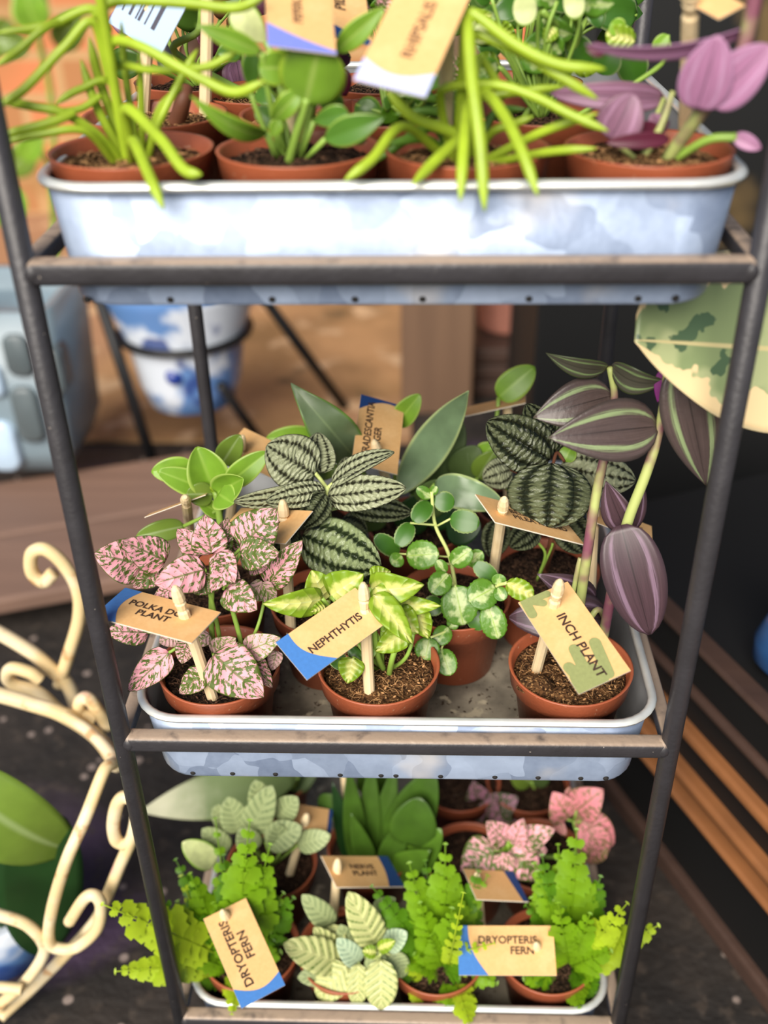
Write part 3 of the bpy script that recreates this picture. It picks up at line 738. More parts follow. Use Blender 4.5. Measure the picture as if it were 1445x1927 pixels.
for px_, py_, w_, h_, mat in ((34, 668, 50, 74, 'greyblue2'), (52, 780, 50, 100, 'greyblue2'), (-14, 715, 40, 60, 'paleglaze'), (4, 840, 62, 90, 'paleglaze'), (100, 700, 40, 80, 'greyblue2'), (-45, 640, 44, 70, 'greyblue2')):
    q = P(px_, py_, yb-.001); k = depth(q)/FPX; w, h = w_*k, h_*k*1.15; mb = MB(); rg = rring(q[0]-w/2, q[0]+w/2, q[2]-h/2, q[2]+h/2, 0, min(w, h)*.4)
    loft(mb, [[(x, yb+.03, z) for x, z, _ in rg], [(x, yb-.004, z) for x, z, _ in rg], [(q[0]+(x-q[0])*.86, yb-.007, q[2]+(z-q[2])*.86) for x, z, _ in rg]], True, True); mb.build('panel', M[mat], rt)
for k in range(2):
    mb = MB(); q = P(82-95*k, 885, yb+.04); lathe(mb, [(.018, 0), (.016, .03)], (q[0], yb+.06, zz), n=16); mb.build('foot', M['black'], rt)
# leafy plant before the brick wall, top left
rt = empty('leafy_shrub', (-.78, 1.72, .005), 'leafy green shrub in front of the orange brick wall at the upper left', 'shrub')
st = np.array([-.78, 1.72, .005])
for i, (bx, by, tx, ty, w) in enumerate([(70, 60, 40, -30, 70), (90, 20, 20, -15, 60), (60, 280, 10, 330, 60), (40, 300, 80, 250, 50), (20, 40, -30, 110, 60), (110, 90, 150, 20, 60), (40, 360, -10, 420, 60), (50, 100, -5, 60, 50), (90, 480, 115, 570, 46), (60, 590, 10, 540, 60)]):
    leaf(rt, 'bigleaf' if i % 3 else 'rosette', bx, by, tx, ty, w, 1.62+.05*(i % 3), shape='ovate')
mb = MB()
for px_ in ((70, 60), (60, 280), (90, 480)): tube(mb, [st, P(px_[0], px_[1], 1.68)*.5+st*.5+np.array([.03, 0, .1]), P(px_[0], px_[1], 1.66)], .006, 6)
mb.build('stem', M['stem'], rt)
# cream scroll-work stand, lower left
def scroll_paint():
    t = NT('chipped_cream_paint'); n = t.noise(55, 4); q = t.mix(t.step(t.noise(24, 3), .42, .6), (226, 200, 150), (232, 214, 178)); q = t.mix(t.mth('MULTIPLY', t.step(n, .58, .68), .7), q, (186, 128, 66)); q = t.mix(t.step(t.noise(15, 2), .60, .68), q, (222, 170, 158))
    return t.done(t.prin(q, .5, 0, t.bump(n, .0006)))
M['cream'] = scroll_paint()
rt = empty('scroll_stand', PZ(60, 1900, 0), 'cream painted wrought iron stand of curling scrolls left of the shelf', 'stand')
def scroll(pts, Y, rpx, name='scroll'):
    q = [P(p[0], p[1], (p[2] if len(p) > 2 else Y)) for p in pts]; mb = MB(); tube(mb, q, rpx*depth(q[0])/FPX, 10, samples=10*len(q)); mb.build(name, M['cream'], rt)
YA, YB = .045, .20
scroll([(118, 1345, .15), (170, 1378, .13), (215, 1430, .10), (196, 1450, .08), (160, 1540, .06), (125, 1620), (98, 1710), (92, 1770), (112, 1785), (145, 1782), (182, 1748), (190, 1705), (178, 1685), (158, 1692), (130, 1735)], YA, 11)
scroll([(0, 1890), (45, 1850), (78, 1805), (82, 1775), (50, 1740), (0, 1722), (-30, 1716)], YA, 11)
scroll([(0, 1915, YA), (60, 1860), (120, 1800), (178, 1735), (200, 1690), (225, 1630), (250, 1570), (256, 1520), (240, 1500), (222, 1510), (213, 1550), (218, 1580), (236, 1590)], YA+.02, 11)
scroll([(-40, 1860), (0, 1858), (42, 1862)], YA-.01, 11)
scroll([(-40, 1300), (0, 1308), (60, 1325), (118, 1345), (180, 1385), (222, 1440, .11)], YB-.05, 15, 'rail')
scroll([(110, 1290), (128, 1235), (148, 1165), (146, 1110), (120, 1062), (85, 1034), (60, 1042), (60, 1076), (82, 1095), (100, 1078)], YB, 12)
scroll([(-40, 1175), (0, 1192), (60, 1228), (100, 1262), (128, 1290), (150, 1345)], YB, 14)
scroll([(118, 1345), (70, 1302), (30, 1290), (14, 1275), (22, 1258), (56, 1266), (76, 1280)], YB-.02, 12)
scroll([(205, 1370), (170, 1318), (152, 1318), (150, 1340), (180, 1352)], YB-.04, 12)
for q0 in ((0, 1890, YA),):
    p = P(*q0); scroll_foot = MB(); tube(scroll_foot, [p, (p[0]-.012, p[1]+.01, 0)], .0045, 10); scroll_foot.build('leg', M['cream'], rt)
# broad-leaved plant, lower left, in a blue-white pot
q = np.array([-.335, .115, 0]); rt = empty('broad_leaf_plant', q, 'broad glossy green leaves arching out of a blue and white pot at the lower left', 'plant')
mb = MB(); lathe(mb, [(.03, 0), (.04, .01), (.05, .07), (.046, .072), (.03, .06), (0, .055)], q, n=32); mb.build('pot', M['porcelain'], rt)
leaf(rt, 'bigleaf', -110, 1450, 132, 1598, 150, .085, .10, arch=.3, fold=.1, shape='broad', tw=-20)
leaf(rt, 'bigleaf_dark', 75, 1520, 80, 1800, 150, .095, .09, arch=.1, fold=.05, shape='broad')
leaf(rt, 'bigleaf_dark', 10, 1560, 30, 1760, 90, .10, .10, arch=.1, shape='broad')
mb = MB()
for p in (P(-110, 1450, .085), P(75, 1520, .095), P(10, 1560, .10)): tube(mb, [q+np.array([0, 0, .055]), q*.5+p*.5+np.array([0, 0, .02]), p], .004, 8)
mb.build('stem', M['stem'], rt)
# rubber plant at the right: stem outside the frame, one big leaf across the post
q = np.array([.37, -.17, 0]); rt = empty('rubber_plant', q, 'rubber plant leaf mottled grey green with a cream margin behind the right post', 'plant')
leaf(rt, 'ficus', 1640, 668, 1194, 641, 320, .055, .036, shape='ficuslow', shape2=(.5, .34, 1.1), arch=-.02, fold=-.05, nu=44, nv=20, ripple=.010)
mb = MB(); p = P(1640, 668, .055); tube(mb, [q, (.36, -.16, .2), (.33, -.06, .4), p+np.array([.03, 0, -.02]), p], .004, 8); mb.build('stem', M['stem_brown'], rt)
mb = MB(); lathe(mb, [(.04, 0), (.055, .09), (.05, .09), (.04, .08), (0, .08)], q, n=32); mb.build('pot', M['pot'], rt)
# ------------------------------------------------------------------ the shelf
RZ = {'top': .6282, 'mid': .3612, 'low': .0970}; DEP = .2965
rt = empty('plant_shelf', (0, .148, 0), 'three tier dark iron shelf frame holding the galvanised trays', 'shelf')
for sx in (-1, 1):
    for y in (0, DEP):
        mb = MB(); tube(mb, [(sx*.15, y, 0), (sx*.15, y, .88)], .0052, 20); mb.build('post', M['iron'], rt)
for z in RZ.values():
    for y in (0, DEP):
        mb = MB(); box(mb, (0, y, z), (.2945, .0105, .0105)); mb.build('rail', M['iron'], rt, True, bevel=.0028, seg=3)
    for sx in (-1, 1):
        mb = MB(); box(mb, (sx*.1500, DEP/2, z), (.0085, DEP-.006, .0085)); mb.build('side_rail', M['iron'], rt, True, bevel=.0022, seg=3)
        for y in (0, DEP):
            mb = MB(); q = np.array([sx*.1455, y, z]); lathe(mb, [(0, -.0045), (.0048, -.0035), (.0063, 0), (.0048, .0035), (0, .0045)], q, (1, 0, 0), 14); mb.build('weld', M['iron'], rt)
TR = {}
def tray(key, zr, zb, label, holes, hw_t=.1435, hw_b=.1365, y0=.0064, y1=.2880):
    rt = empty('metal_tray', (0, .148, zb), label, 'tray', 'galvanised trays of the shelf')
    th = .0012; i = .0062
    def rg(z, ins, r): return rring(-hw_t+ins, hw_t-ins, y0+ins*.12, y1-ins*.55, z, r)
    mb = MB()
    loft(mb, [rg(zb, i+.0040, .018), rg(zb+.0004, i+.0014, .020), rg(zb+.0018, i, .021), rg(zr, 0, .024), rg(zr, th, .023), rg(zb+.005, i+th, .02), rg(zb+.0022, i+.0035, .018)], True, False)
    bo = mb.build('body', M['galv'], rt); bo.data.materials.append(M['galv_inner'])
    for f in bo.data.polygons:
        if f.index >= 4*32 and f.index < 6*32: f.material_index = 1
    mb = MB(); r1 = rg(zb+.0022, i+.0030, .018); mb.add(r1, [tuple(range(len(r1)))]); mb.build('tray_floor', M['tfloor'], rt, False)
    mb = MB(); rr = .0026; rings = []
    for k in range(9):
        a = 2*PI*k/8; rings.append(rring(-hw_t-.0008-rr*math.cos(a)*1.0, hw_t+.0008+rr*math.cos(a), y0-.0008-rr*math.cos(a), y1+.0008+rr*math.cos(a), zr+rr*.85*math.sin(a), .025+rr*math.cos(a)))
    loft(mb, rings); mb.build('rim', M['rim'], rt)
    src = None
    for px_, py_ in holes:
        yf = y0+.0012; p = P(px_, py_, yf+.0004)
        if src is None:
            mb = MB(); lathe(mb, [(0, -.0012), (.0011, -.001), (.0015, 0), (.0011, .0006), (0, .0007)], (0, 0, 0), (0, 1, 0), 12); src = mb.build('drain_hole', M['hole'], None); o = src
        else: o = src.copy(); COL.objects.link(o)
        o.parent = rt; o.location = (p[0], yf-.148, .0026); o.scale = (1.2, 1, 1.0)
    TR[key] = zb+.0022; return rt
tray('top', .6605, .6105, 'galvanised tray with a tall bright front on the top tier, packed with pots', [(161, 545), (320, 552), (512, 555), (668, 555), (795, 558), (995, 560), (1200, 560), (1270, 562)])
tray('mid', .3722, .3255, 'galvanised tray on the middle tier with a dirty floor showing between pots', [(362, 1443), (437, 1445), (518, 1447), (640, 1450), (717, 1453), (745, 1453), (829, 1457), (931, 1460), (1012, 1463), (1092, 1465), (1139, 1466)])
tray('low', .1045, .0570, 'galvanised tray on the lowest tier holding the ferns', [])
# ------------------------------------------------------------------ middle tier
FM, FT, FL = TR['mid'], TR['top'], TR['low']
SM, ST, SL = FM+POT_H-.0055, FT+POT_H-.0055, FL+POT_H-.0055     # soil surfaces
def leaves(root, rows, mat=None, **kw):
    for r in rows:
        o = dict(kw); m = mat
        if len(r) > 7 and isinstance(r[7], dict): o.update(r[7])
        m = o.pop('mat', m)
        leaf(root, m, r[0], r[1], r[2], r[3], r[4], r[5], r[6], **o)
# pink polka dot plant
c = (-.1010, .0415)
p = plant('polka_dot_plant', 'pink polka dot plant with speckled leaves in the front left pot of the middle tray', 'potted plant', c, FM, 'soil_dark')
W = dict(ripple=.03, fold=.06, grow=1.16)
leaves(p, [
 (268,1062,177,1042,76,.045,.040), (312,1055,231,1018,62,.04,.036), (300,1072,250,1106,40,.04,.03), (384,1072,290,1098,64,.035,.022),
 (380,1042,333,996,46,.05,.055), (398,1042,385,968,60,.045,.05), (412,1040,428,974,38,.05,.06), (455,1028,521,957,78,.05,.06,{'mat':'polka'}),
 (452,1042,526,1040,56,.045,.042), (505,1100,569,1016,50,.05,.052), (410,1040,442,1098,44,.04,.026), (432,1056,398,1112,42,.036,.022), (426,1108,484,1148,56,.03,.02),
 (278,1190,198,1188,44,.04,.036), (318,1228,241,1301,50,.022,.012), (352,1208,342,1249,34,.024,.018), (326,1105,288,1128,26,.035,.03),
 (402,1230,444,1200,42,.026,.022,{'mat':'polka_pale'}), (462,1226,528,1200,46,.026,.024,{'mat':'polka_pale'}), (402,1232,496,1312,86,.018,.004,{'arch':.2}),
 (455,1230,512,1294,46,.026,.014,{'tw':25}), (386,1265,338,1305,44,.018,.012,{'tw':-20}), (520,1225,512,1262,26,.036,.03,{'mat':'polka_pale'}), (492,1098,520,1150,34,.045,.04,{'mat':'polka_pale','tw':30}),
 (408,1050,452,1090,34,.04,.03), (360,1060,392,1095,30,.045,.036), (395,1195,360,1215,26,.03,.026,{'mat':'polka_pale'}), (375,1050,345,1022,40,.055,.06), (425,1030,450,1000,40,.06,.065), (300,1055,262,1028,44,.05,.05), (470,1060,505,1068,38,.055,.05), (400,1085,365,1118,40,.036,.03), (470,1100,500,1130,36,.05,.045,{'mat':'polka_pale'}), (440,1010,470,985,44,.062,.066), (330,1195,300,1210,34,.034,.03,{'mat':'polka_pale'})], 'polka', shape='heart', **W)
soilp = lambda x, y: ('w', x, y, SM)
stems(p, 'stem', [([soilp(c[0]-.002, c[1]), (398,1180,.035), (400,1050,.042)], .0016), ([soilp(c[0], c[1]+.002), (412,1194,.034), (391,1100,.038), (384,1072,.036)], .0013), ([soilp(c[0]+.004, c[1]), (454,1222,.03), (433,1128,.034), (430,1060,.04)], .0014),
  ([soilp(c[0]+.004, c[1]+.004), (478,1195,.034), (500,1120,.045), (505,1100,.05)], .001), ([(400,1120,.04), (345,1085,.042), (268,1062,.045)], .0009), ([(405,1080,.042), (455,1030,.05)], .0009), ([(420,1110,.036), (452,1042,.045)], .0008),
  ([soilp(c[0]-.005, c[1]), (352,1215,.026), (318,1228,.022)], .0009), ([soilp(c[0], c[1]), (402,1232,.02)], .0009), ([soilp(c[0]+.003, c[1]), (460,1228,.026)], .0009), ([soilp(c[0]-.006, c[1]), (320,1195,.035), (278,1190,.04)], .0008)])
# nephthytis
c = (-.0095, .0430)
p = plant('nephthytis_plant', 'lime green nephthytis with yellow splashed leaves in the front middle pot of the middle tray', 'potted plant', c, FM)
leaves(p, [
 (606,1126,494,1136,50,.04,.026,{'arch':.25,'tw':20}), (612,1130,586,1073,60,.052,.055), (622,1122,684,1080,66,.048,.048), (697,1106,798,1100,60,.042,.036,{'arch':.35,'tw':-15}),
 (703,1120,776,1212,48,.03,.016,{'tw':18}), (732,1140,830,1140,36,.046,.040,{'arch':.2}), (742,1152,788,1192,50,.04,.03), (785,1146,806,1202,42,.045,.038,{'tw':-25}),
 (765,1188,706,1226,44,.036,.03,{'tw':15}), (676,1222,658,1240,36,.034,.03,{'mat':'pip_dark'}), (664,1238,654,1286,44,.026,.018), (668,1150,640,1190,50,.05,.045,{'mat':'rosette'}), (632,1232,640,1262,30,.03,.024,{'mat':'pip_dark'}),
 (706,1105,752,1160,56,.036,.03), (700,1092,735,1075,40,.05,.055), (612,1142,584,1152,24,.036,.03), (720,1160,770,1180,50,.042,.036), (690,1190,700,1240,40,.04,.03,{'mat':'rosette'}), (640,1110,600,1090,48,.058,.06), (720,1120,760,1090,50,.055,.055), (760,1160,815,1170,44,.05,.045,{'mat':'rosette'}), (655,1195,630,1225,40,.045,.04,{'mat':'rosette'})], 'neph', shape='heart', ripple=.02, fold=.12, grow=1.15)
stems(p, 'stem', [([soilp(c[0]+.006, c[1]-.004), (738,1240,.03), (752,1190,.036), (745,1152,.04)], .0017), ([soilp(c[0]+.003, c[1]), (708,1220,.034), (697,1106,.042)], .0017), ([soilp(c[0]+.001, c[1]+.002), (690,1190,.04), (622,1122,.048)], .0014), ([soilp(c[0], c[1]), (664,1238,.026)], .001),
  ([soilp(c[0]+.006, c[1]), (768,1230,.034), (785,1146,.045)], .0012), ([soilp(c[0]+.002, c[1]+.002), (720,1180,.036), (732,1140,.046)], .0012), ([soilp(c[0], c[1]+.003), (650,1180,.044), (606,1126,.04)], .0012)])
# inch plant (tall zebrina)
c = (.1000, .0440)
p = plant('inch_plant', 'tall inch plant with silver striped dark leaves, front right pot of the middle tray', 'potted plant', c, FM)
leaves(p, [
 (1143,692,1027,664,44,.085,.08,{'mat':'inch_green','arch':.3,'tw':35}), (1151,688,1256,716,58,.085,.075,{'mat':'inch_green','arch':.55,'tw':-35}), (1152,744,1003,786,92,.085,.075,{'mat':'inch','arch':.15}), (1238,802,1032,824,114,.065,.05,{'mat':'inch','arch':.12}),
 (1282,678,1329,914,108,.060,.050,{'mat':'inch','arch':.1}), (1256,692,1237,757,32,.075,.07,{'mat':'magenta'}), (1180,1003,1140,905,60,.064,.07,{'arch':.1,'tw':20}), (1188,1000,1207,895,36,.066,.068,{'tw':-30}),
 (1168,988,1223,1194,110,.050,.030,{'shape':'broad','arch':.12}), (1140,1165,958,1162,92,.07,.06,{'arch':.45,'shape':'broad'}), (1120,1130,1010,1080,56,.075,.07,{'arch':.2})], 'inch_purple', shape='blade', fold=.10, grow=1.05)
stems(p, 'stem_purple', [([soilp(c[0]+.004, c[1]+.016), (1105,1040,.064), (1122,930,.07), (1137,858,.074), (1156,755,.083), (1147,690,.085)], [.0030, .0028, .0024, .0016]), ([soilp(c[0]+.018, c[1]+.010), (1157,1083,.056), (1180,985,.056), (1216,890,.06), (1240,810,.065), (1256,692,.07)], [.0030, .0030, .0028, .0018]),
  ([(1246,799,.065), (1268,740,.064), (1282,678,.06)], .0016), ([soilp(c[0]+.004, c[1]+.016), (1120,1150,.06), (1140,1165,.068)], .0018), ([soilp(c[0]-.003, c[1]+.014), (1084,1085,.064), (1092,1050,.066)], .0014)])
def clump(root, name, mat, px, py, r, seed, sz=1):
    q = PZ(px, py, SM+.002); bm = bmesh.new(); bmesh.ops.create_icosphere(bm, subdivisions=3, radius=1); rr = random.Random(seed); k = [rr.uniform(2, 6) for _ in range(6)]
    mb = MB(); vs = []
    for v in bm.verts:
        d = 1+.22*math.sin(k[0]*v.co.x+k[3])*math.cos(k[1]*v.co.y)+.12*math.sin(k[2]*2*v.co.z+k[4])+rr.uniform(-.06, .06)
        vs.append((q[0]+v.co.x*r*d*1.5*sz, q[1]+v.co.y*r*d, q[2]+v.co.z*r*d*.6))
    mb.add(vs, [tuple(x.index for x in f.verts) for f in bm.faces]); bm.free(); return mb.build(name, M[mat], root)
clump(p, 'soil_clump', 'soil', 1010, 1290, .0075, 4)
clump(p, 'soil_clump', 'soil', 1058, 1305, .0045, 9)
# small round-leaved plant in the second row
c = (.0355, .1080)
p = plant('peperomia_plant', 'small plant with speckled round scalloped leaves in a pot behind the nephthytis', 'potted plant', c, FM, 'soil_dark')
Q = lambda *a: a
leaves(p, [
 (765,1046,826,1042,56,.10,.095), (850,1062,887,1033,40,.09,.09), (838,1078,822,1054,24,.088,.09), (843,1080,811,1116,44,.085,.075), (856,1102,872,1176,70,.082,.07), (932,1105,882,1132,60,.078,.07), (935,1092,892,1060,34,.085,.09,{'mat':'pip_dark'}), (937,1102,941,1080,28,.078,.08), (936,1106,948,1130,28,.076,.07), (953,1097,1004,1122,40,.074,.066,{'mat':'neph'}),
 (918,1138,938,1202,50,.074,.064), (843,1180,821,1212,36,.07,.062), (846,1182,858,1166,24,.072,.074), (808,1200,800,1243,48,.062,.054), (830,1222,848,1271,42,.062,.05), (880,1062,908,1038,32,.10,.10),
 (809,945,778,982,38,.11,.10,{'mat':'pip_dark'}), (817,942,855,946,40,.11,.11,{'mat':'pip_dark'}), (847,976,902,986,46,.105,.10,{'mat':'pip_dark'}), (811,936,784,918,24,.11,.11), (750,1042,705,1008,36,.105,.105,{'mat':'pip_dark'}), (774,985,748,1028,36,.11,.10,{'mat':'pip_dark'}), (756,1046,736,1062,30,.10,.095),
 (812,930,822,915,16,.11,.11), (890,1120,870,1150,44,.09,.08,{'mat':'pip_dark'}), (905,1150,892,1185,40,.08,.075,{'mat':'pip_dark'}), (800,1170,770,1190,36,.09,.085,{'mat':'pip_dark'}), (830,1130,800,1150,40,.09,.085,{'mat':'pip_dark'})], 'pip', shape='round', fold=.08, scal=.05, arch=.14)
stems(p, 'stem_pale', [([soilp(*c), (860,1130,.098), (846,1048,.104), (819,988,.108), (812,925,.11)], [.0014, .001]), ([(819,988,.107), (772,984,.11)], .0007), ([(822,990,.107), (848,976,.105)], .0007), ([soilp(c[0], c[1]-.004), (885,1150,.09), (930,1106,.08), (954,1097,.074)], .0011), ([(870,1150,.092), (845,1082,.088)], .0009), ([(846,1062,.1), (766,1046,.1)], .0007), ([soilp(c[0]-.004, c[1]-.01), (846,1182,.072), (810,1200,.062)], .0008), ([(846,1182,.072), (830,1222,.062)], .0007), ([(905,1122,.084), (919,1138,.074)], .0007), ([(885,1150,.09), (856,1102,.082)], .0008), ([(846,1048,.104), (750,1042,.105)], .0006)])
# silver quilted plant, middle
c = (-.0440, .1020)
p = plant('silver_pilea_plant', 'silver grey quilted plant in the pot behind the nephthytis and the pink leaves', 'potted plant', c, FM, 'soil_dark')
K = dict(fold=-.10, arch=.2, nu=22, nv=16, grow=1.12)
leaves(p, [
 (604,890,598,814,66,.125,.135,{'tw':30}), (592,892,502,838,96,.118,.12), (625,910,742,851,42,.11,.105,{'tw':35,'fold':.2}), (618,934,764,918,62,.105,.09), (606,920,440,944,42,.112,.10,{'tw':20}), (611,922,500,944,44,.105,.09), (612,930,570,992,52,.10,.09,{'mat':'bronze'}),
 (655,950,775,965,48,.125,.12,{'mat':'bronze'}), (570,1008,716,1066,100,.095,.075,{'mat':'silvergreen','shape':'broad'}), (690,1050,665,1100,60,.10,.09,{'mat':'silvergreen'}), (560,1000,520,1040,50,.10,.09,{'mat':'bronze'}), (640,985,690,1005,56,.125,.12,{'mat':'bronze'}), (590,960,530,985,50,.125,.12,{'mat':'bronze'}), (660,910,650,860,44,.13,.135)], 'silver', shape='broad', **K)
stems(p, 'stem_pale', [([soilp(*c), (623,1040,.105), (618,970,.106), (615,915,.11)], [.0024, .0016]), ([(615,918,.11), (603,902,.118), (593,890,.119)], .0012), ([soilp(*c), (596,1030,.098), (572,1009,.095)], .0014), ([(618,960,.107), (655,950,.124)], .0012), ([(615,920,.11), (626,910,.11)], .0012)])
# light green rosette, left
c = (-.1160, .1180)
p = plant('rosette_plant', 'fresh light green rosette in the pot behind the pink speckled plant', 'potted plant', c, FM, 'soil_dark')
leaves(p, [
 (404,926,370,841,68,.125,.13,{'cup':.3}), (408,928,458,900,50,.115,.10,{'cup':.4,'arch':-.1}), (428,912,504,850,42,.12,.125), (365,882,285,888,44,.135,.13,{'mat':'rosette'}), (398,924,296,886,44,.125,.12), (418,872,452,818,42,.15,.15,{'mat':'bigleaf'}), (592,822,500,826,40,.19,.185), (346,990,256,1010,36,.115,.105,{'mat':'bigleaf'}), (418,968,374,944,28,.12,.115), (405,930,420,895,26,.12,.122,{'mat':'neph'}), (412,930,440,948,50,.11,.10), (400,930,350,930,40,.12,.115,{'mat':'bigleaf'})], 'rosette', shape='broad', fold=.2, grow=1.15)
stems(p, 'stem', [([soilp(*c), (415,1010,.115), (412,965,.117), (405,925,.12)], [.0026, .002]), ([(410,960,.117), (346,990,.115)], .0012), ([(407,930,.12), (365,884,.135)], .0012), ([(407,928,.121), (418,872,.15)], .001), ([soilp(*c), (520,930,.16), (592,822,.19)], .001)])
# dark quilted plant, right
c = (.0950, .1380)
p = plant('dark_pilea_plant', 'dark green deeply quilted plant in the second row pot behind the inch plant', 'potted plant', c, FM, 'soil_dark')
leaves(p, [
 (1034,866,916,794,94,.125,.125), (1038,872,1030,992,142,.115,.095,{'shape':'round','arch':.25}), (1055,880,1196,905,80,.13,.125,{'mat':'silver'}), (962,884,908,902,54,.16,.155,{'mat':'silver'}), (1060,975,1100,1040,64,.12,.11), (1045,850,990,760,60,.13,.135), (940,980,925,1050,50,.14,.13), (1062,868,1076,838,30,.13,.135,{'mat':'rosette'}), (1010,990,960,1030,50,.13,.12)], 'bronze', shape='broad', **K)
stems(p, 'stem_brown', [([soilp(*c), (1048,960,.132), (1040,874,.122)], [.0024, .0018]), ([(1040,878,.122), (1055,880,.13)], .0014), ([(1045,920,.127), (962,884,.16)], .0012), ([soilp(*c), (1060,975,.12)], .0013), ([(1040,876,.122), (1048,852,.13), (1062,868,.13)], .001)])
stems(p, 'stem', [([soilp(c[0]-.006, c[1]-.008), (1026,1045,.125), (1012,1020,.125)], .0009), ([soilp(c[0]-.006, c[1]-.008), (1036,1035,.125), (1040,1022,.125)], .0008)], 'shoot')
# grey green tradescantia, back
c = (.0120, .1900)
p = plant('tradescantia_plant', 'tall plant with long grey green wavy leaves in the back row of the middle tray', 'potted plant', c, FM, 'soil_dark')
leaves(p, [
 (668,862,548,722,76,.18,.17,{'arch':.45,'ripple':.05,'shape':'lance'}), (748,930,882,735,66,.175,.17,{'mat':'bluegreen','arch':-.25,'shape':'lance','ripple':.03}), (775,930,868,790,92,.215,.22,{'mat':'dullgreen'}), (818,912,948,950,58,.15,.135,{'mat':'bluegreen','arch':.35,'ripple':.05}), (745,800,790,742,40,.20,.20,{'mat':'rosette'}), (680,930,640,860,50,.19,.19,{'mat':'bigleaf'}), (700,960,665,900,54,.17,.17,{'mat':'bigleaf_dark'}), (790,960,850,905,60,.17,.16,{'mat':'dullgreen'}), (900,900,930,850,44,.19,.19,{'mat':'bigleaf'}), (760,1000,800,930,60,.17,.17,{'mat':'bigleaf_dark'}), (800,980,860,940,60,.165,.16,{'mat':'bigleaf_dark'}), (840,1000,905,985,60,.15,.145,{'mat':'bigleaf_dark'}), (700,1000,690,940,56,.16,.16,{'mat':'dullgreen'}), (860,900,900,840,60,.2,.2,{'mat':'dullgreen'})], 'tiger', shape='broad', fold=.12, nu=24, grow=1.12)
stems(p, 'stem', [([soilp(*c), (706,930,.183), (668,862,.18)], .0022), ([soilp(*c), (742,960,.18), (748,925,.176)], .0022), ([soilp(*c), (775,930,.21)], .0016), ([soilp(*c), (790,950,.16), (818,912,.15)], .0014), ([(742,930,.182), (745,800,.2)], .0012), ([(775,960,.19), (900,900,.19)], .0012)])
# two more pots of the back row: one shows a leaf and a label, the other only its pot
c = (.0880, .2160)
p = plant('young_plant', 'young plant with one pale green leaf raised at the back of the middle tray', 'potted plant', c, FM, 'soil_dark')
leaves(p, [(938,748,1006,690,58,.225,.23), (905,860,930,835,40,.20,.20), (925,900,880,850,40,.20,.20,{'mat':'dullgreen'})], 'rosette', shape='broad', fold=.1)
stems(p, 'stem', [([soilp(*c), (935,850,.215), (938,748,.225)], .0014), ([soilp(*c), (905,860,.2)], .001)])
c = (-.0680, .1950)
p = plant('seedling_plant', 'small green seedling in the back row pot under the tilted kraft card', 'potted plant', c, FM, 'soil_dark')
leaves(p, [(560,900,600,870,34,.18,.18), (555,905,520,890,34,.18,.18), (590,890,640,880,36,.18,.175)], 'bigleaf', shape='broad')
stems(p, 'stem', [([soilp(*c), (560,900,.18)], .0012), ([soilp(*c), (590,890,.18)], .001), ([soilp(*c), (555,905,.18)], .001)])
# ------------------------------------------------------------------ labels of the middle tray
plant_label('kraft label reading POLKA DOT PLANT on its peg among the pink leaves', [(176,1161),(359,1209),(417,1153),(234,1105)], (348,1160), PZ(400,1312,SM), .022, ('POLKA DOT\nPLANT', .036, -.001, .0010, 'CENTER'), ('L', .014, .011, -.09), group='plant labels')
plant_label('kraft label reading NEPHTHYTIS with a blue corner, on its peg', [(584,1274),(721,1176),(676,1101),(511,1215)], (686,1146), PZ(695,1302,SM), .017, ('NEPHTHYTIS', .0375, .0015, -.0015, 'CENTER'), ('L', .022, .009, -.09), group='plant labels', holeY=0.028)
mons = [capsule((.029, -.006), (.0235, -.006), .0088), capsule((.026, .004), (.0085, .0075), .0031), capsule((.024, -.006), (.0072, -.0035), .0030), capsule((.025, -.0095), (.0150, -.0112), .0031), capsule((-.0285, -.0112), (-.0200, -.0118), .0026), capsule((-.0285, -.0105), (-.0235, -.0035), .0022), capsule((-.028, -.008), (-.0275, .001), .0022)]
def clip(pts, W=.0590, H=.0292): return [(min(max(x, -W/2), W/2), min(max(y, -H/2), H/2)) for x, y in pts]
plant_label('kraft label reading INCH PLANT with olive leaf print, in the front right pot', [(974,1133),(1090,1307),(1186,1261),(1069,1095)], (1042,1138), PZ(1009,1262,SM), .022, ('INCH PLANT', .0400, .0065, .0008, 'CENTER'), None, group='plant labels', extra=[[clip(q) for q in mons[:4]], [clip(q) for q in mons[4:]]], holeY=0.024)
plant_label('upright blue topped kraft label reading TRADESCANTIA TIGER amid the grey green leaves', [(748,895),(760,763),(680,744),(661,868)], (710,850), np.array([.004, .178, SM]), .010, ('TRADESCANTIA\n     TIGER', .047, .0020, .004, 'LEFT'), ('R', .004, .013, -.10), blue='navy', group='plant labels', holeY=0.16)
plant_label('kraft label reading PILEA ISLAND on its peg under the dark quilted leaf', [(933,982),(1099,1025),(1059,973),(893,930)], (945,965), PZ(927,1085,SM+.01), .016, ('BELLA\nPILEA ISLAND', .036, .006, .001, 'LEFT'), None, group='plant labels', holeY=0.09)
plant_label('kraft label tilted almost edge on, on its peg behind the pink speckled plant', [(272,973),(386,931),(394,925),(282,966)], (350,944), PZ(358,1000,SM+.012), .012, None, None, group='plant labels', holeY=0.108)
plant_label('kraft label partly hidden behind the topmost pink speckled leaf', [(404,1014),(535,1022),(590,962),(452,955)], (534,976), np.array([-.0640, .078, SM]), .012, ('ZZ PLANT', .036, -.004, .002, 'CENTER'), None, group='plant labels', holeY=0.088)
plant_label('kraft label leaning behind the silver quilted leaves, its far corner blue', [(419,862),(560,915),(605,882),(457,796)], (452,850), np.array([-.118, .160, SM]), .012, None, ('R', .008, .006, 0), blue='navy', group='plant labels', holeY=0.168)
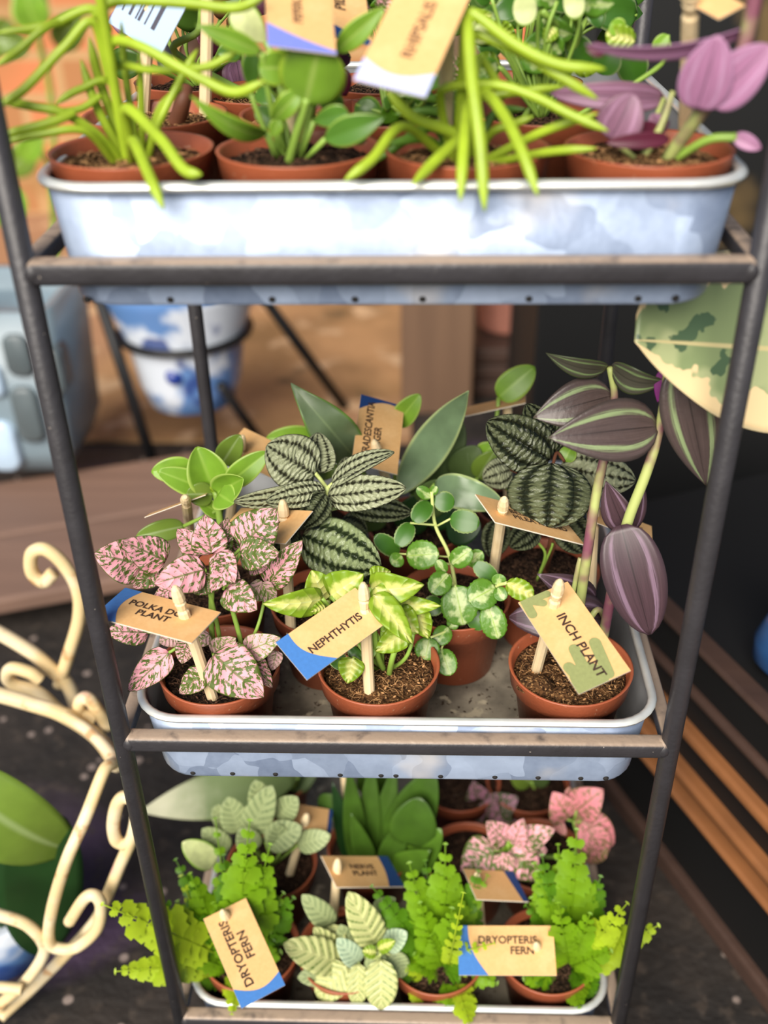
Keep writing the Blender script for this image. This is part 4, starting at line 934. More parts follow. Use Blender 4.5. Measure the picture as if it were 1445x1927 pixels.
plant_label('kraft label half hidden behind the purple stems at the right of the tray', [(1105,975),(1227,1024),(1227,988),(1105,948)], (1118,970), np.array([.122, .118, SM]), .010, ('PURPLE', .036, .003, .001, 'CENTER'), None, ink='ink_soft', group='plant labels', holeY=0.122)
plant_label('blurred kraft label seen flat under the young plant at the back', [(838,792),(988,757),(990,742),(842,772)], (955,752), np.array([.078, .232, SM]), .014, None, ('L', .006, .006, 0), blue='navy', group='plant labels', holeY=0.236)
# ------------------------------------------------------------------ top tier
def straps(root, mat, rows, name='leaf', tipr=.55):
    """fleshy strap leaves: (points (px, py, Y), radius in px, flatness)"""
    for pts, rpx, fl in rows:
        q = [P(*p) if len(p) == 3 else np.array(p[1:]) for p in pts]; r = rpx*depth(q[len(q)//2])/FPX; mb = MB()
        n = 9*(len(q)-1)+3; pr = [r*.9]*3+[r]*max(1, n-8)+[r*.9, r*.8, r*.62, r*.42, r*.12]
        tube(mb, q, pr, 10, samples=n, flat=fl, flatdir=unit(CAM-q[0])); mb.build(name, M[mat], root)
c = (-.1110, .0470); y = c[1]
p = plant('strap_leaf_plant', 'lime green plant of long thin fleshy stems, front left pot of the top tray', 'potted plant', c, FT)
SP = lambda x, y_: ('w', x, y_, ST)
root = SP(c[0]-.004, c[1])
straps(p, 'strap', [
 ([SP(c[0]-.002, c[1]-.003), (212,140,.038), (192,10,.034), (184,-60,.032)], 11, 1), ([(205,150,.04), (175,42,.035), (120,90,.03), (45,168,.022), (-5,202,.018)], 9, .9), ([(215,120,.045), (180,20,.045), (90,48,.04), (-5,62,.035)], 9, .9), ([(130,40,.045), (85,52,.035), (35,95,.03), (-8,124,.025)], 8, .9),
 ([SP(c[0]-.004, c[1]-.004), (185,255,.036), (120,213,.03), (60,200,.028), (-5,188,.026)], 9, .9), ([(140,212,.03), (110,225,.026), (60,240,.022), (-5,257,.018)], 9, .9), ([SP(c[0]-.006, c[1]-.006), (160,247,.028), (75,253,.022), (-5,270,.018)], 8, .9),
 ([(175,30,.045), (220,2,.045), (350,6,.04), (440,15,.036), (495,-4,.034)], 10, .9), ([(205,95,.04), (222,76,.036), (275,92,.03), (385,152,.022), (445,174,.018), (500,152,.016)], 10, .9), ([(200,140,.05), (228,122,.046), (280,131,.04), (350,130,.036), (400,122,.034), (452,92,.034)], 8, .9),
 ([SP(c[0]+.006, c[1]), (295,240,.045), (340,150,.05), (372,92,.055)], 8, .9), ([SP(c[0]-.002, c[1]+.004), (212,160,.05), (150,168,.045), (103,196,.04)], 7, .9), ([SP(c[0]+.002, c[1]-.004), (236,206,.03), (300,260,.012), (345,318,.001), (380,329,-.002)], 11, .7), ([SP(c[0]+.001, c[1]-.006), (250,266,.02), (276,320,.001), (308,394,-.012)], 11, .7),
 ([SP(c[0]+.003, c[1]+.004), (266,200,.05), (262,96,.05)], 7, .9), ([SP(c[0]-.004, c[1]+.002), (182,200,.048), (152,112,.05)], 9, .9), ([SP(c[0]-.004, c[1]+.006), (190,160,.055), (168,70,.055)], 9, .9), ([SP(c[0]+.001, c[1]+.006), (236,140,.06), (228,40,.062)], 7, .9), ([SP(c[0]+.004, c[1]+.006), (300,205,.055), (345,165,.055)], 7, .9),
 ([(205,60,.05), (180,-20,.05), (150,-60,.05)], 9, .9), ([(190,180,.045), (150,205,.04), (95,212,.036)], 7, .9)], 'stem')
c = (-.0390, .0470)
p = plant('spoon_leaf_plant', 'plant with rounded spoon shaped green leaves in the top tray, second pot from the left', 'potted plant', c, FT, 'soil_dark')
leaves(p, [
 (575,196,600,88,128,.030,.026,{'shape':'round','cup':-.3,'fold':.1}), (545,128,487,128,62,.04,.036,{'shape':'round'}), (492,98,368,46,38,.035,.03,{'shape':'lance'}), (502,252,358,180,42,.035,.015,{'arch':.4,'shape':'lance','tw':25}), (472,168,474,98,36,.05,.05,{'mat':'spoon_dark'}), (632,98,724,12,44,.05,.05,{'shape':'lance'}), (512,228,564,172,40,.035,.03,{'arch':.4}), (590,228,655,212,40,.035,.03,{'mat':'spoon_dark'}), (612,262,726,220,54,.03,.025,{'mat':'spoon_dark','shape':'lance'}), (500,80,440,14,58,.07,.07,{'mat':'spoon_pale'}), (512,258,524,226,26,.03,.03), (600,170,640,210,44,.06,.06,{'mat':'spoon_dark'}), (560,255,480,205,40,.06,.06,{'mat':'spoon_dark'}), (640,250,690,262,28,.03,.03,{'mat':'spoon_dark'}), (560,110,540,60,56,.05,.05)], 'spoon', shape='spoon', fold=.14)
stems(p, 'stem', [([SP(c[0]-.004, c[1]-.006), (562,240,.033), (578,185,.03)], [.0021, .0018]), ([SP(c[0]-.006, c[1]), (530,200,.04), (545,128,.04)], .0014), ([SP(c[0]-.008, c[1]), (505,170,.04), (492,98,.036)], .0013), ([SP(c[0]-.008, c[1]-.002), (502,252,.036)], .0014), ([SP(c[0]-.01, c[1]+.002), (480,200,.048), (472,168,.05)], .0012), ([SP(c[0], c[1]), (600,160,.048), (632,98,.05)], .0013), ([SP(c[0], c[1]-.004), (590,228,.035)], .0012), ([SP(c[0]+.002, c[1]-.004), (612,262,.03)], .0012), ([SP(c[0]-.004, c[1]+.004), (520,130,.065), (500,80,.07)], .0013), ([SP(c[0]-.004, c[1]), (515,228,.036)], .0011), ([SP(c[0], c[1]), (600,170,.06)], .001)])
c = (.0330, .0450)
p = plant('trailing_strap_plant', 'lime green straps trailing over the rim of the top tray, third pot from the left', 'potted plant', c, FT)
straps(p, 'strap', [
 ([SP(c[0]-.004, c[1]), (872,120,.035), (877,30,.028), (888,150,.010), (904,275,-.004), (912,398,-.014)], 12, .6), ([(880,60,.03), (887,25,.028), (972,85,.022), (1052,122,.018), (1140,130,.016)], 11, .8), ([(885,90,.034), (897,65,.032), (982,100,.026), (1047,140,.02), (1125,187,.016)], 10, .8), ([SP(c[0]-.006, c[1]), (830,200,.04), (840,165,.036), (932,160,.03), (1002,180,.025), (1072,215,.018), (1145,247,.012)], 9, .8),
 ([SP(c[0]+.001, c[1]), (895,190,.036), (912,175,.03), (947,215,.014), (982,285,-.001), (1012,368,-.012)], 11, .65), ([SP(c[0]-.003, c[1]-.003), (878,195,.028), (872,280,.004), (866,378,-.010)], 11, .6), ([SP(c[0]-.005, c[1]-.004), (868,262,.026), (827,295,.010), (775,348,-.004)], 11, .7), ([SP(c[0]-.006, c[1]-.002), (857,255,.034), (777,220,.03), (728,172,.03)], 11, .8), ([SP(c[0]+.006, c[1]-.004), (985,265,.034), (1042,240,.028), (1125,213,.024)], 9, .8),
 ([SP(c[0]+.004, c[1]+.004), (925,250,.042), (962,235,.04), (1004,219,.038)], 8, .8), ([SP(c[0]+.008, c[1]-.006), (1032,286,.020), (1122,279,.012)], 8, .7), ([SP(c[0]-.008, c[1]), (760,238,.02), (700,300,.002), (648,340,-.004)], 10, .8), ([(880,200,.042), (890,188,.045), (980,172,.045), (1062,163,.045)], 8, .8), ([(895,140,.045), (905,110,.05), (938,160,.05), (948,190,.05)], 8, .8)], 'leaf')
straps(p, 'strap_dark', [([SP(c[0]-.006, c[1]), (800,262,.04), (722,272,.034)], 9, .8), ([SP(c[0]-.006, c[1]+.004), (810,240,.05), (700,308,.04)], 9, .8), ([SP(c[0]-.004, c[1]+.006), (830,215,.055), (740,215,.055)], 8, .8), ([SP(c[0]-.002, c[1]+.008), (850,200,.06), (760,180,.06)], 8, .8), ([SP(c[0], c[1]+.008), (880,210,.06), (830,160,.06)], 8, .8), ([SP(c[0]+.004, c[1]+.008), (930,215,.06), (990,205,.055)], 8, .8)], 'leaf')
c = (.1090, .0440)
p = plant('purple_inch_plant', 'purple leaved plant with a thick stem in the front right pot of the top tray', 'potted plant', c, FT)
leaves(p, [
 (1312,206,1352,66,100,.016,.010,{'mat':'violet'}), (1335,195,1450,85,92,.014,.006,{'mat':'violet'}), (1412,52,1102,84,42,.020,.016,{'arch':.22,'tw':50,'mat':'violet'}), (1140,95,1104,92,26,.016,.016,{'mat':'maroon'}), (1248,186,1036,176,54,.065,.06,{'arch':.35}), (1150,262,1192,176,88,.040,.040), (1258,262,1140,268,30,.03,.028,{'mat':'maroon'}), (1382,256,1432,280,30,.02,.016,{'mat':'violet'}), (1240,246,1150,266,46,.045,.04,{'mat':'maroon'}), (1248,250,1225,215,40,.05,.05)], 'mauve', shape='broad', fold=.16)
stems(p, 'stem_purple', [([SP(c[0]+.006, c[1]-.006), (1335,190,.02), (1385,125,.014), (1405,70,.014), (1428,-40,.014)], [.0028, .0030, .0028]), ([SP(c[0]-.002, c[1]), (1245,235,.044), (1266,172,.048)], [.0020, .0012]), ([SP(c[0]-.004, c[1]-.004), (1150,262,.038)], .0012), ([SP(c[0]-.002, c[1]+.003), (1248,186,.065)], .0013), ([(1385,125,.016), (1412,52,.02)], .0018)])
stems(p, 'stem', [([SP(c[0]+.008, c[1]-.006), (1330,264,.024), (1386,258,.02)], .0018)], 'shoot')
# second row of the top tray
c = (.0720, .1190)
p = plant('variegated_small_leaf_plant', 'bushy plant of small pale splashed leaves behind the purple one in the top tray', 'potted plant', c, FT, 'soil_dark')
rg = random.Random(11)
def bush(root, boxpx, n, mats, w, Y0, Y1, crown, shape='ovate', stem='stem', every=1):
    lines = []
    for i in range(n):
        x, y_ = rg.uniform(boxpx[0], boxpx[2]), rg.uniform(boxpx[1], boxpx[3]); a = rg.uniform(-PI, PI); ww = w*rg.uniform(.7, 1.25); L = ww*rg.uniform(1.1, 1.5); Y = rg.uniform(Y0, Y1)
        leaf(root, rg.choice(mats), x-math.cos(a)*L/2, y_-abs(math.sin(a))*L*.2, x+math.cos(a)*L/2, y_+math.sin(a)*L/2, ww, Y, Y-rg.uniform(0, .008), shape=shape, fold=.14, arch=.2, tw=rg.uniform(-25, 25), nu=10, nv=6)
        if i % every == 0: lines.append(([('w',)+tuple(crown), (x*.6+.4*(boxpx[0]+boxpx[2])/2, y_*.5+.5*boxpx[3], Y), (x-math.cos(a)*L/2, y_-abs(math.sin(a))*L*.2, Y)], .0009))
    stems(root, stem, lines)
bush(p, (905, -10, 1130, 150), 34, ['pip', 'pip', 'pip_dark', 'spoon_pale', 'neph'], 44, .10, .15, (c[0], c[1], ST))
leaves(p, [(1195,78,1140,62,44,.10,.10,{'mat':'neph'}), (1172,60,1150,42,34,.10,.10,{'mat':'rosette'}), (1230,95,1256,66,26,.105,.105,{'mat':'rosette'}), (1110,120,1070,70,50,.12,.12,{'mat':'pip_dark'}), (1130,140,1150,90,60,.12,.12,{'mat':'pip_dark'}), (1200,150,1180,100,60,.13,.13,{'mat':'pip_dark'}), (1010,15,965,20,60,.09,.09,{'mat':'spoon_pale'}), (1060,10,1100,0,60,.09,.09,{'mat':'spoon_pale'})], 'pip', shape='round')
stems(p, 'stem', [([SP(c[0]+.012, c[1]), (1235,130,.107), (1238,95,.105)], .0011), ([SP(c[0]+.014, c[1]), (1245,120,.107), (1256,66,.105)], .001), ([SP(c[0]-.01, c[1]), (1070,90,.12), (1020,20,.1)], .0017), ([SP(c[0]-.006, c[1]), (1085,80,.12), (1075,15,.1)], .0017)], 'shoot')
c = (-.0030, .1195)
p = plant('green_tuft_plant', 'low green tuft with pink flecked leaves behind the trailing straps of the top tray', 'potted plant', c, FT, 'soil_dark')
bush(p, (690, 130, 890, 230), 18, ['spoon_dark', 'pip_dark', 'bigleaf', 'fern_dark'], 44, .09, .14, (c[0], c[1], ST))
leaves(p, [(875,150,850,105,36,.11,.11,{'mat':'polka'}), (885,160,905,110,36,.11,.11,{'mat':'polka'}), (690,30,650,-5,40,.13,.13,{'mat':'polka'}), (720,20,735,-15,40,.13,.13,{'mat':'polka'})], 'polka', shape='heart')
stems(p, 'stem', [([SP(c[0], c[1]), (875,150,.11)], .001), ([SP(c[0], c[1]), (885,160,.11)], .001), ([SP(c[0], c[1]), (700,80,.13), (690,30,.13)], .001), ([SP(c[0], c[1]), (715,70,.13), (720,20,.13)], .001)], 'shoot')
for c, lab, k in (((-.1170, .1200), 'pot of bark and soil behind the leftmost plant of the top tray', 0), ((-.0690, .1750), 'pot with a dark curved shoot at the back of the top tray', 1)):
    p = plant('sprouting_pot', lab, 'potted plant', c, FT, 'soil')
    if k: stems(p, 'stem', [([SP(c[0]-.004, c[1]), (330,100,.16), (372,60,.16), (380,10,.16)], [.0022, .0016])], 'shoot')
    else: stems(p, 'stem_brown', [([SP(c[0]+.010, c[1]-.002), (345,190,.115), (352,165,.12)], [.0045, .003])], 'shoot')
c = (-.0400, .1190)
p = plant('leafy_pot_plant', 'plant with dark leaves in the second row of the top tray between two wooden pegs', 'potted plant', c, FT, 'soil')
bush(p, (420, 60, 640, 190), 10, ['spoon_dark', 'bigleaf', 'maroon'], 46, .11, .14, (c[0], c[1], ST))
for c, lab, bx_, mats_ in (((.0660, .1950), 'dark leaved bushy plant at the back right of the top tray', (880, -40, 1180, 60), ['pip_dark', 'bladegreen', 'bigleaf_dark']), ((-.0060, .1980), 'pink flecked and green plant at the back middle of the top tray', (640, -60, 860, 60), ['polka_dusky', 'bladegreen', 'fern_dark']),
    ((-.1130, .2100), 'brown leaved plant at the back left of the top tray behind the pegs', (220, -30, 480, 130), ['maroon', 'mauve', 'bladegreen', 'brownleaf'])):
    p = plant('bushy_pot_plant', lab, 'potted plant', c, FT, 'soil_dark'); bush(p, bx_, 22, mats_, 56, c[1]-.02, c[1]+.03, (c[0], c[1], ST))
# labels of the top tray
G = 'plant labels'
plant_label('large pale blue ended kraft label at the top middle, its face blurred by nearness', [(800,178),(893,-20),(762,-58),(665,155)], (842,-20), np.array([.024, .060, ST]), .010, ('RHIPSALIS', .030, .002, -.001, 'CENTER'), ('L', .012, .012, -.09), blue='overexposed_blue', ink='ink_soft', group=G, holeY=0.03)
plant_label('kraft label with a blue violet end standing behind the spoon leaves', [(636,108),(614,-55),(500,-62),(501,80)], (556,-10), np.array([-.044, .060, ST]), .012, ('PEPEROMIA', .030, .004, .001, 'CENTER'), ('L', .002, .016, -.02), blue='violetblue', ink='ink_soft', group=G, holeY=0.052)
plant_label('kraft label with a dark blue end behind the others at the top middle', [(694,100),(690,-60),(578,-60),(604,48)], (610,-25), np.array([-.030, .125, ST]), .012, ('PILEA', .020, .004, .001, 'CENTER'), ('L', .004, .014, -.02), blue='navy', group=G, holeY=0.118)
plant_label('tall peg with its kraft label beside the purple plant of the top tray', [(1275,-4),(1355,36),(1400,10),(1330,-30)], (1300,6), PZ(1290,262,ST), .012, None, None, Wd=.050, Ht=.0292, group=G, R=.0035, holeY=0.04)
plant_label('leftmost wooden peg of the top tray with a pale blue barcode label', [(205,40),(300,108),(352,10),(250,-50)], (282,-8), PZ(270,205,ST+.002), .012, None, None, Wd=.045, Ht=.034, group=G, cardmat='paleblue_card', bars=[(-.018+.0045*k+.0012*(k%3), -.018+.0045*k+.0012*(k%3)+.0012+.0009*(k%2), -.006, .012) for k in range(7)], holeY=0.146)
plant_label('wooden peg standing in the second row of the top tray left of the spoon leaves', [(350,-60),(450,-30),(460,-80),(360,-110)], (392,-60), PZ(386,205,ST+.002), .012, None, None, Wd=.050, Ht=.0292, group=G, holeY=0.15)
# ------------------------------------------------------------------ lowest tier
BP = lambda x, y_: ('w', x, y_, SL)
FERNS = []
c = (-.1060, .0440)
p = plant('sword_fern', 'bright green fern whose fronds reach out past the left post of the lowest tray', 'fern', c, FL, 'soil_dark', group='ferns of the lowest tray'); FERNS.append((p, (440, 1815, 0.042), (330, 1600, 540, 1860), 16))
for b_, t_, w_, m_, kw in [((420,1800,.035), (194,1702,.010), 125, 'fern_light', {}), ((410,1815,.030), (218,1828,.0), 80, 'fern_light', {}), ((440,1810,.045), (470,1545,.055), 120, 'fern', dict(pairs=11)), ((455,1810,.045), (508,1590,.055), 110, 'fern', {}), ((430,1805,.045), (358,1645,.05), 90, 'fern', {}), ((460,1815,.045), (552,1690,.05), 100, 'fern_dark', {}), ((445,1830,.030), (436,1908,-.006), 56, 'fern_light', dict(pairs=6)),
   ((430,1815,.04), (335,1760,.025), 80, 'fern', {}), ((450,1800,.05), (420,1610,.06), 90, 'fern_dark', {}), ((455,1830,.04), (515,1770,.035), 70, 'fern_dark', {}), ((425,1830,.035), (372,1850,.02), 60, 'fern_dark', dict(pairs=6)), ((440,1815,.05), (405,1540,.075), 60, 'fern', {}), ((435,1815,.04), (300,1690,.03), 80, 'fern_dark', {}), ((445,1815,.045), (400,1700,.03), 80, 'fern', {}), ((450,1820,.042), (470,1720,.03), 80, 'fern', {}), ((430,1822,.035), (360,1800,.018), 64, 'fern', {})]:
    frond(p, b_, t_, w_, mat=m_, **kw)
c = (.0270, .0440)
p = plant('middle_fern', 'bright green fern hanging over the front rim in the middle of the lowest tray', 'fern', c, FL, 'soil_dark', group='ferns of the lowest tray'); FERNS.append((p, (832, 1815, 0.044), (720, 1630, 930, 1880), 16))
for b_, t_, w_, m_, kw in [((815,1815,.045), (700,1668,.05), 80, 'fern_dark', {}), ((825,1815,.05), (770,1625,.06), 100, 'fern', {}), ((835,1815,.05), (838,1590,.065), 110, 'fern', {}), ((850,1825,.04), (884,1930,-.008), 80, 'fern_light', dict(pairs=8)), ((815,1825,.04), (778,1885,.01), 80, 'fern_light', dict(pairs=7)), ((830,1830,.035), (845,1892,.006), 80, 'fern', dict(pairs=7)), ((845,1815,.045), (935,1850,.02), 70, 'fern', dict(pairs=7)), ((835,1800,.045), (930,1775,.012), 44, 'fern_light', dict(pairs=7)),
   ((845,1810,.05), (900,1640,.065), 90, 'fern_dark', {}), ((820,1815,.045), (745,1760,.04), 90, 'fern_dark', {}), ((825,1815,.045), (790,1700,.04), 90, 'fern', {}), ((835,1815,.04), (850,1710,.03), 90, 'fern', {}), ((845,1812,.04), (872,1680,.012), 44, 'fern_light', {}), ((820,1825,.04), (750,1835,.025), 70, 'fern_dark', {}), ((830,1815,.045), (800,1620,.07), 80, 'fern_dark', {}), ((830,1815,.042), (810,1760,.025), 76, 'fern', {}), ((840,1822,.04), (870,1790,.022), 70, 'fern_dark', {})]:
    frond(p, b_, t_, w_, mat=m_, **kw)
c = (.1060, .0460)
p = plant('corner_fern', 'bright green fern in the right corner of the lowest tray, touching the right post', 'fern', c, FL, 'soil_dark', group='ferns of the lowest tray'); FERNS.append((p, (1070, 1815, 0.046), (985, 1600, 1150, 1880), 18))
for b_, t_, w_, m_, kw in [((1070,1810,.05), (1085,1562,.07), 120, 'fern', {}), ((1055,1810,.05), (1020,1610,.065), 90, 'fern_dark', {}), ((1080,1810,.05), (1130,1650,.06), 100, 'fern_dark', {}), ((1080,1820,.045), (1238,1742,.03), 100, 'fern_light', dict(pairs=10)), ((1070,1830,.04), (1090,1895,.006), 80, 'fern', dict(pairs=7)), ((1060,1815,.045), (1000,1690,.055), 80, 'fern', {}), ((1080,1830,.04), (1120,1868,.02), 70, 'fern_dark', dict(pairs=6)), ((1070,1812,.045), (1050,1700,.03), 90, 'fern', {}), ((1080,1812,.045), (1110,1720,.03), 90, 'fern', {}), ((1065,1812,.05), (1050,1590,.075), 80, 'fern', {}), ((1075,1820,.04), (1150,1790,.02), 80, 'fern', {}), ((1055,1825,.04), (1010,1850,.02), 60, 'fern_dark', dict(pairs=6)), ((1065,1812,.045), (1010,1640,.06), 70, 'fern', {}), ((1080,1820,.045), (1180,1700,.03), 90, 'fern_light', {})]:
    frond(p, b_, t_, w_, mat=m_, **kw)
fr = random.Random(21)
def more_fronds(root, hub, boxpx, n, Y0, Y1, w=(60, 95)):
    for i in range(n):
        tx, ty = fr.uniform(boxpx[0], boxpx[2]), fr.uniform(boxpx[1], boxpx[3]); k = (boxpx[3]-ty)/(boxpx[3]-boxpx[1])
        frond(root, (hub[0]+fr.uniform(-12, 12), hub[1]+fr.uniform(-8, 8), hub[2]), (tx, ty, Y0+(Y1-Y0)*k), fr.uniform(*w), mat=fr.choice(['fern', 'fern', 'fern_dark', 'fern_light']), tw=fr.uniform(-30, 30), rng=fr, pairs=fr.choice([7, 8, 9]))
for o_, hub, bx_, n_ in FERNS: more_fronds(o_, hub, bx_, n_, .012, .07)
c = (-.0370, .0440)
p = plant('fittonia_plant', 'pale veined fittonia between the two front ferns of the lowest tray', 'potted plant', c, FL, 'soil_dark')
leaves(p, [
 (708,1776,655,1678,64,.035,.04), (642,1812,533,1776,66,.03,.022), (652,1816,598,1878,64,.025,.012), (674,1814,672,1892,42,.022,.008), (716,1806,717,1900,64,.020,.002), (676,1812,634,1766,42,.026,.026,{'mat':'fitt_blue'}), (626,1742,568,1684,46,.05,.05,{'mat':'fitt_dull'}), (642,1744,616,1784,44,.045,.04), (712,1786,744,1770,26,.024,.022,{'mat':'neph'}), (708,1792,682,1790,26,.024,.022,{'mat':'neph'}), (724,1780,766,1754,44,.034,.034,{'mat':'fitt_blue'}), (708,1718,744,1690,38,.055,.055,{'mat':'fitt_dull'}), (734,1796,764,1836,44,.03,.024,{'mat':'fitt_dull'}), (640,1800,590,1745,44,.04,.036), (700,1770,740,1730,48,.042,.044), (690,1800,740,1840,44,.028,.018,{'mat':'fitt_dull'}), (660,1790,640,1740,44,.042,.044,{'mat':'fitt_dull'}), (632,1830,560,1840,44,.03,.02,{'mat':'fitt_dull'})], 'fitt', shape='broad', fold=.1, arch=.2)
stems(p, 'stem_pale', [([BP(*c), (712,1800,.026), (710,1778,.034)], .0012), ([BP(*c), (650,1812,.03)], .0011), ([BP(*c), (676,1814,.024)], .0011), ([BP(*c), (640,1780,.045), (632,1744,.048)], .0011), ([BP(*c), (716,1806,.022)], .001), ([BP(*c), (725,1782,.033)], .001), ([BP(*c), (708,1718,.055)], .001), ([BP(*c), (734,1796,.03)], .001), ([BP(*c), (640,1830,.028)], .001)])
c = (-.1000, .1180)
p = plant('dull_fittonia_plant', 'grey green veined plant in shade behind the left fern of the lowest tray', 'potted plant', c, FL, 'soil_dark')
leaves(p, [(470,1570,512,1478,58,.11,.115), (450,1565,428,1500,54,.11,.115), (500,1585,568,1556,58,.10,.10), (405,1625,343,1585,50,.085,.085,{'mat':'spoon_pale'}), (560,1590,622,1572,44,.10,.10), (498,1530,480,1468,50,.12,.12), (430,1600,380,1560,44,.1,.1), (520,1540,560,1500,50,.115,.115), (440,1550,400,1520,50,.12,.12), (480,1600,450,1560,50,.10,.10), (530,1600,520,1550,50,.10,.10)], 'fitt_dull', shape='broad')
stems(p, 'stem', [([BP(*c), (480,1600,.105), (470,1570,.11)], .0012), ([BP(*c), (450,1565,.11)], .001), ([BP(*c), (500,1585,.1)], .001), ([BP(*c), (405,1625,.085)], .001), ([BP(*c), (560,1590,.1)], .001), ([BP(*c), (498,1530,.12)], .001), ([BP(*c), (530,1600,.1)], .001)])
c = (-.1120, .2100)
p = plant('striped_leaf_plant', 'long pale tipped leaf reaching left from the back of the lowest tray', 'potted plant', c, FL, 'soil_dark')
leaves(p, [(560,1462,262,1528,92,.19,.16,{'arch':.08}), (540,1470,600,1450,60,.2,.2,{'mat':'dullgreen'}), (520,1480,500,1440,60,.2,.2,{'mat':'rosette'})], 'dracaena', shape='lance')
stems(p, 'stem', [([BP(*c), (545,1490,.2), (560,1462,.19)], .002), ([BP(*c), (540,1470,.2)], .0016), ([BP(*c), (520,1480,.2)], .0016)])
c = (-.0230, .1350)
p = plant('blade_leaf_plant', 'plant of upright shade-darkened green blades in the middle of the lowest tray behind the fittonia', 'potted plant', c, FL, 'soil_dark')
leaves(p, [(676,1640,655,1436,44,.13,.14,{'mat':'bladegreen'}), (690,1640,700,1425,46,.13,.15), (705,1640,745,1430,46,.13,.15,{'mat':'bladegreen'}), (715,1640,790,1450,50,.13,.145), (670,1640,625,1470,40,.13,.14,{'mat':'bigleaf_dark'}), (745,1600,815,1450,90,.13,.135,{'mat':'bladegreen','shape':'broad'}), (770,1590,790,1500,90,.115,.12,{'mat':'bladegreen','shape':'broad'}), (735,1650,810,1600,60,.12,.10,{'mat':'bladelight'}), (700,1645,660,1530,40,.12,.12), (725,1640,760,1540,50,.12,.12), (760,1640,830,1560,70,.12,.11,{'mat':'bladelight','shape':'broad'}), (690,1500,720,1425,60,.17,.17,{'mat':'bladegreen'}), (600,1520,640,1500,40,.14,.14,{'mat':'bladegreen'})], 'bladegreen', shape='lance')
stems(p, 'stem', [([BP(*c), (680,1640,.13)], .002), ([BP(*c), (705,1640,.13)], .002), ([BP(*c), (740,1620,.13)], .0016), ([BP(*c), (735,1650,.12)], .0014), ([BP(*c), (690,1500,.17)], .0014), ([BP(*c), (600,1520,.14)], .0012), ([BP(*c), (770,1592,.118)], .0012)])
c = (.0540, .1250)
p = plant('pink_splash_plant', 'pink speckled plant in the lowest tray behind the middle fern', 'potted plant', c, FL, 'soil_dark')
leaves(p, [(930,1600,868,1640,84,.095,.085), (960,1600,1015,1655,70,.095,.085), (955,1585,915,1545,54,.1,.1), (975,1585,1045,1560,50,.1,.1), (965,1590,985,1540,46,.1,.1), (940,1610,905,1580,50,.1,.1), (985,1600,1030,1600,44,.1,.1), (950,1605,945,1655,44,.09,.085), (960,1600,948,1580,26,.1,.1,{'mat':'rosette'}), (965,1600,990,1590,24,.098,.098,{'mat':'rosette'}), (990,1590,1020,1575,40,.1,.1)], 'polka', shape='heart')
stems(p, 'stem', [([BP(*c), (955,1640,.1), (958,1600,.098)], .0014), ([(958,1603,.098), (930,1600,.095)], .0008), ([(958,1603,.098), (975,1585,.1)], .0008), ([(958,1603,.098), (955,1585,.1)], .0008)])
c = (.0480, .2050)
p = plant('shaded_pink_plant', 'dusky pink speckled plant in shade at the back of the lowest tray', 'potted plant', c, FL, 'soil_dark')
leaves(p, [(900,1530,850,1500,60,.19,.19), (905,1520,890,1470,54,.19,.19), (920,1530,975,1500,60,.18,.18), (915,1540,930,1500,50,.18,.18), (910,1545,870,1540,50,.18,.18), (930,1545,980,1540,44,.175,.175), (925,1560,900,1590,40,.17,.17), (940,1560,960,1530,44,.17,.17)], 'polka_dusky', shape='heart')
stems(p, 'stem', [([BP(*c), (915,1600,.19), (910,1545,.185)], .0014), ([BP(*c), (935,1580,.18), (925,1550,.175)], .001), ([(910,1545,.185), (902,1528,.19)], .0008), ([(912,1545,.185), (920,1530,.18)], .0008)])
c = (.1090, .1300)
p = plant('bright_pink_plant', 'bright pink plant in the back right corner of the lowest tray above the corner fern', 'potted plant', c, FL, 'soil_dark')
leaves(p, [(1070,1540,1040,1490,66,.13,.135), (1085,1525,1135,1485,72,.13,.13), (1080,1545,1130,1530,60,.13,.13), (1095,1545,1155,1590,70,.125,.12), (1120,1580,1105,1625,60,.12,.115), (1060,1545,1040,1555,50,.13,.13), (1075,1540,1070,1480,50,.135,.14), (1105,1560,1140,1610,60,.12,.115)], 'polka_bright', shape='heart', arch=.25)
stems(p, 'stem', [([BP(*c), (1085,1600,.128), (1080,1545,.13)], .0014), ([BP(*c), (1105,1600,.124), (1108,1562,.122)], .001), ([(1080,1545,.13), (1085,1525,.13)], .0009), ([(1080,1545,.13), (1065,1542,.13)], .0009), ([BP(*c), (1110,1610,.12), (1120,1580,.12)], .001), ([(1080,1548,.13), (1095,1546,.126)], .0009)])
c = (.1060, .2050)
p = plant('back_corner_pot', 'nursery pot with a low green shoot in the back right corner of the lowest tray', 'potted plant', c, FL, 'soil_dark')
stems(p, 'stem', [([BP(*c), (1010,1500,.2), (1000,1470,.2)], .0014)], 'shoot')
leaf(p, 'dullgreen', 1000, 1475, 1030, 1430, 50, .2)
leaf(p, 'bigleaf', 1000, 1475, 960, 1440, 50, .2)
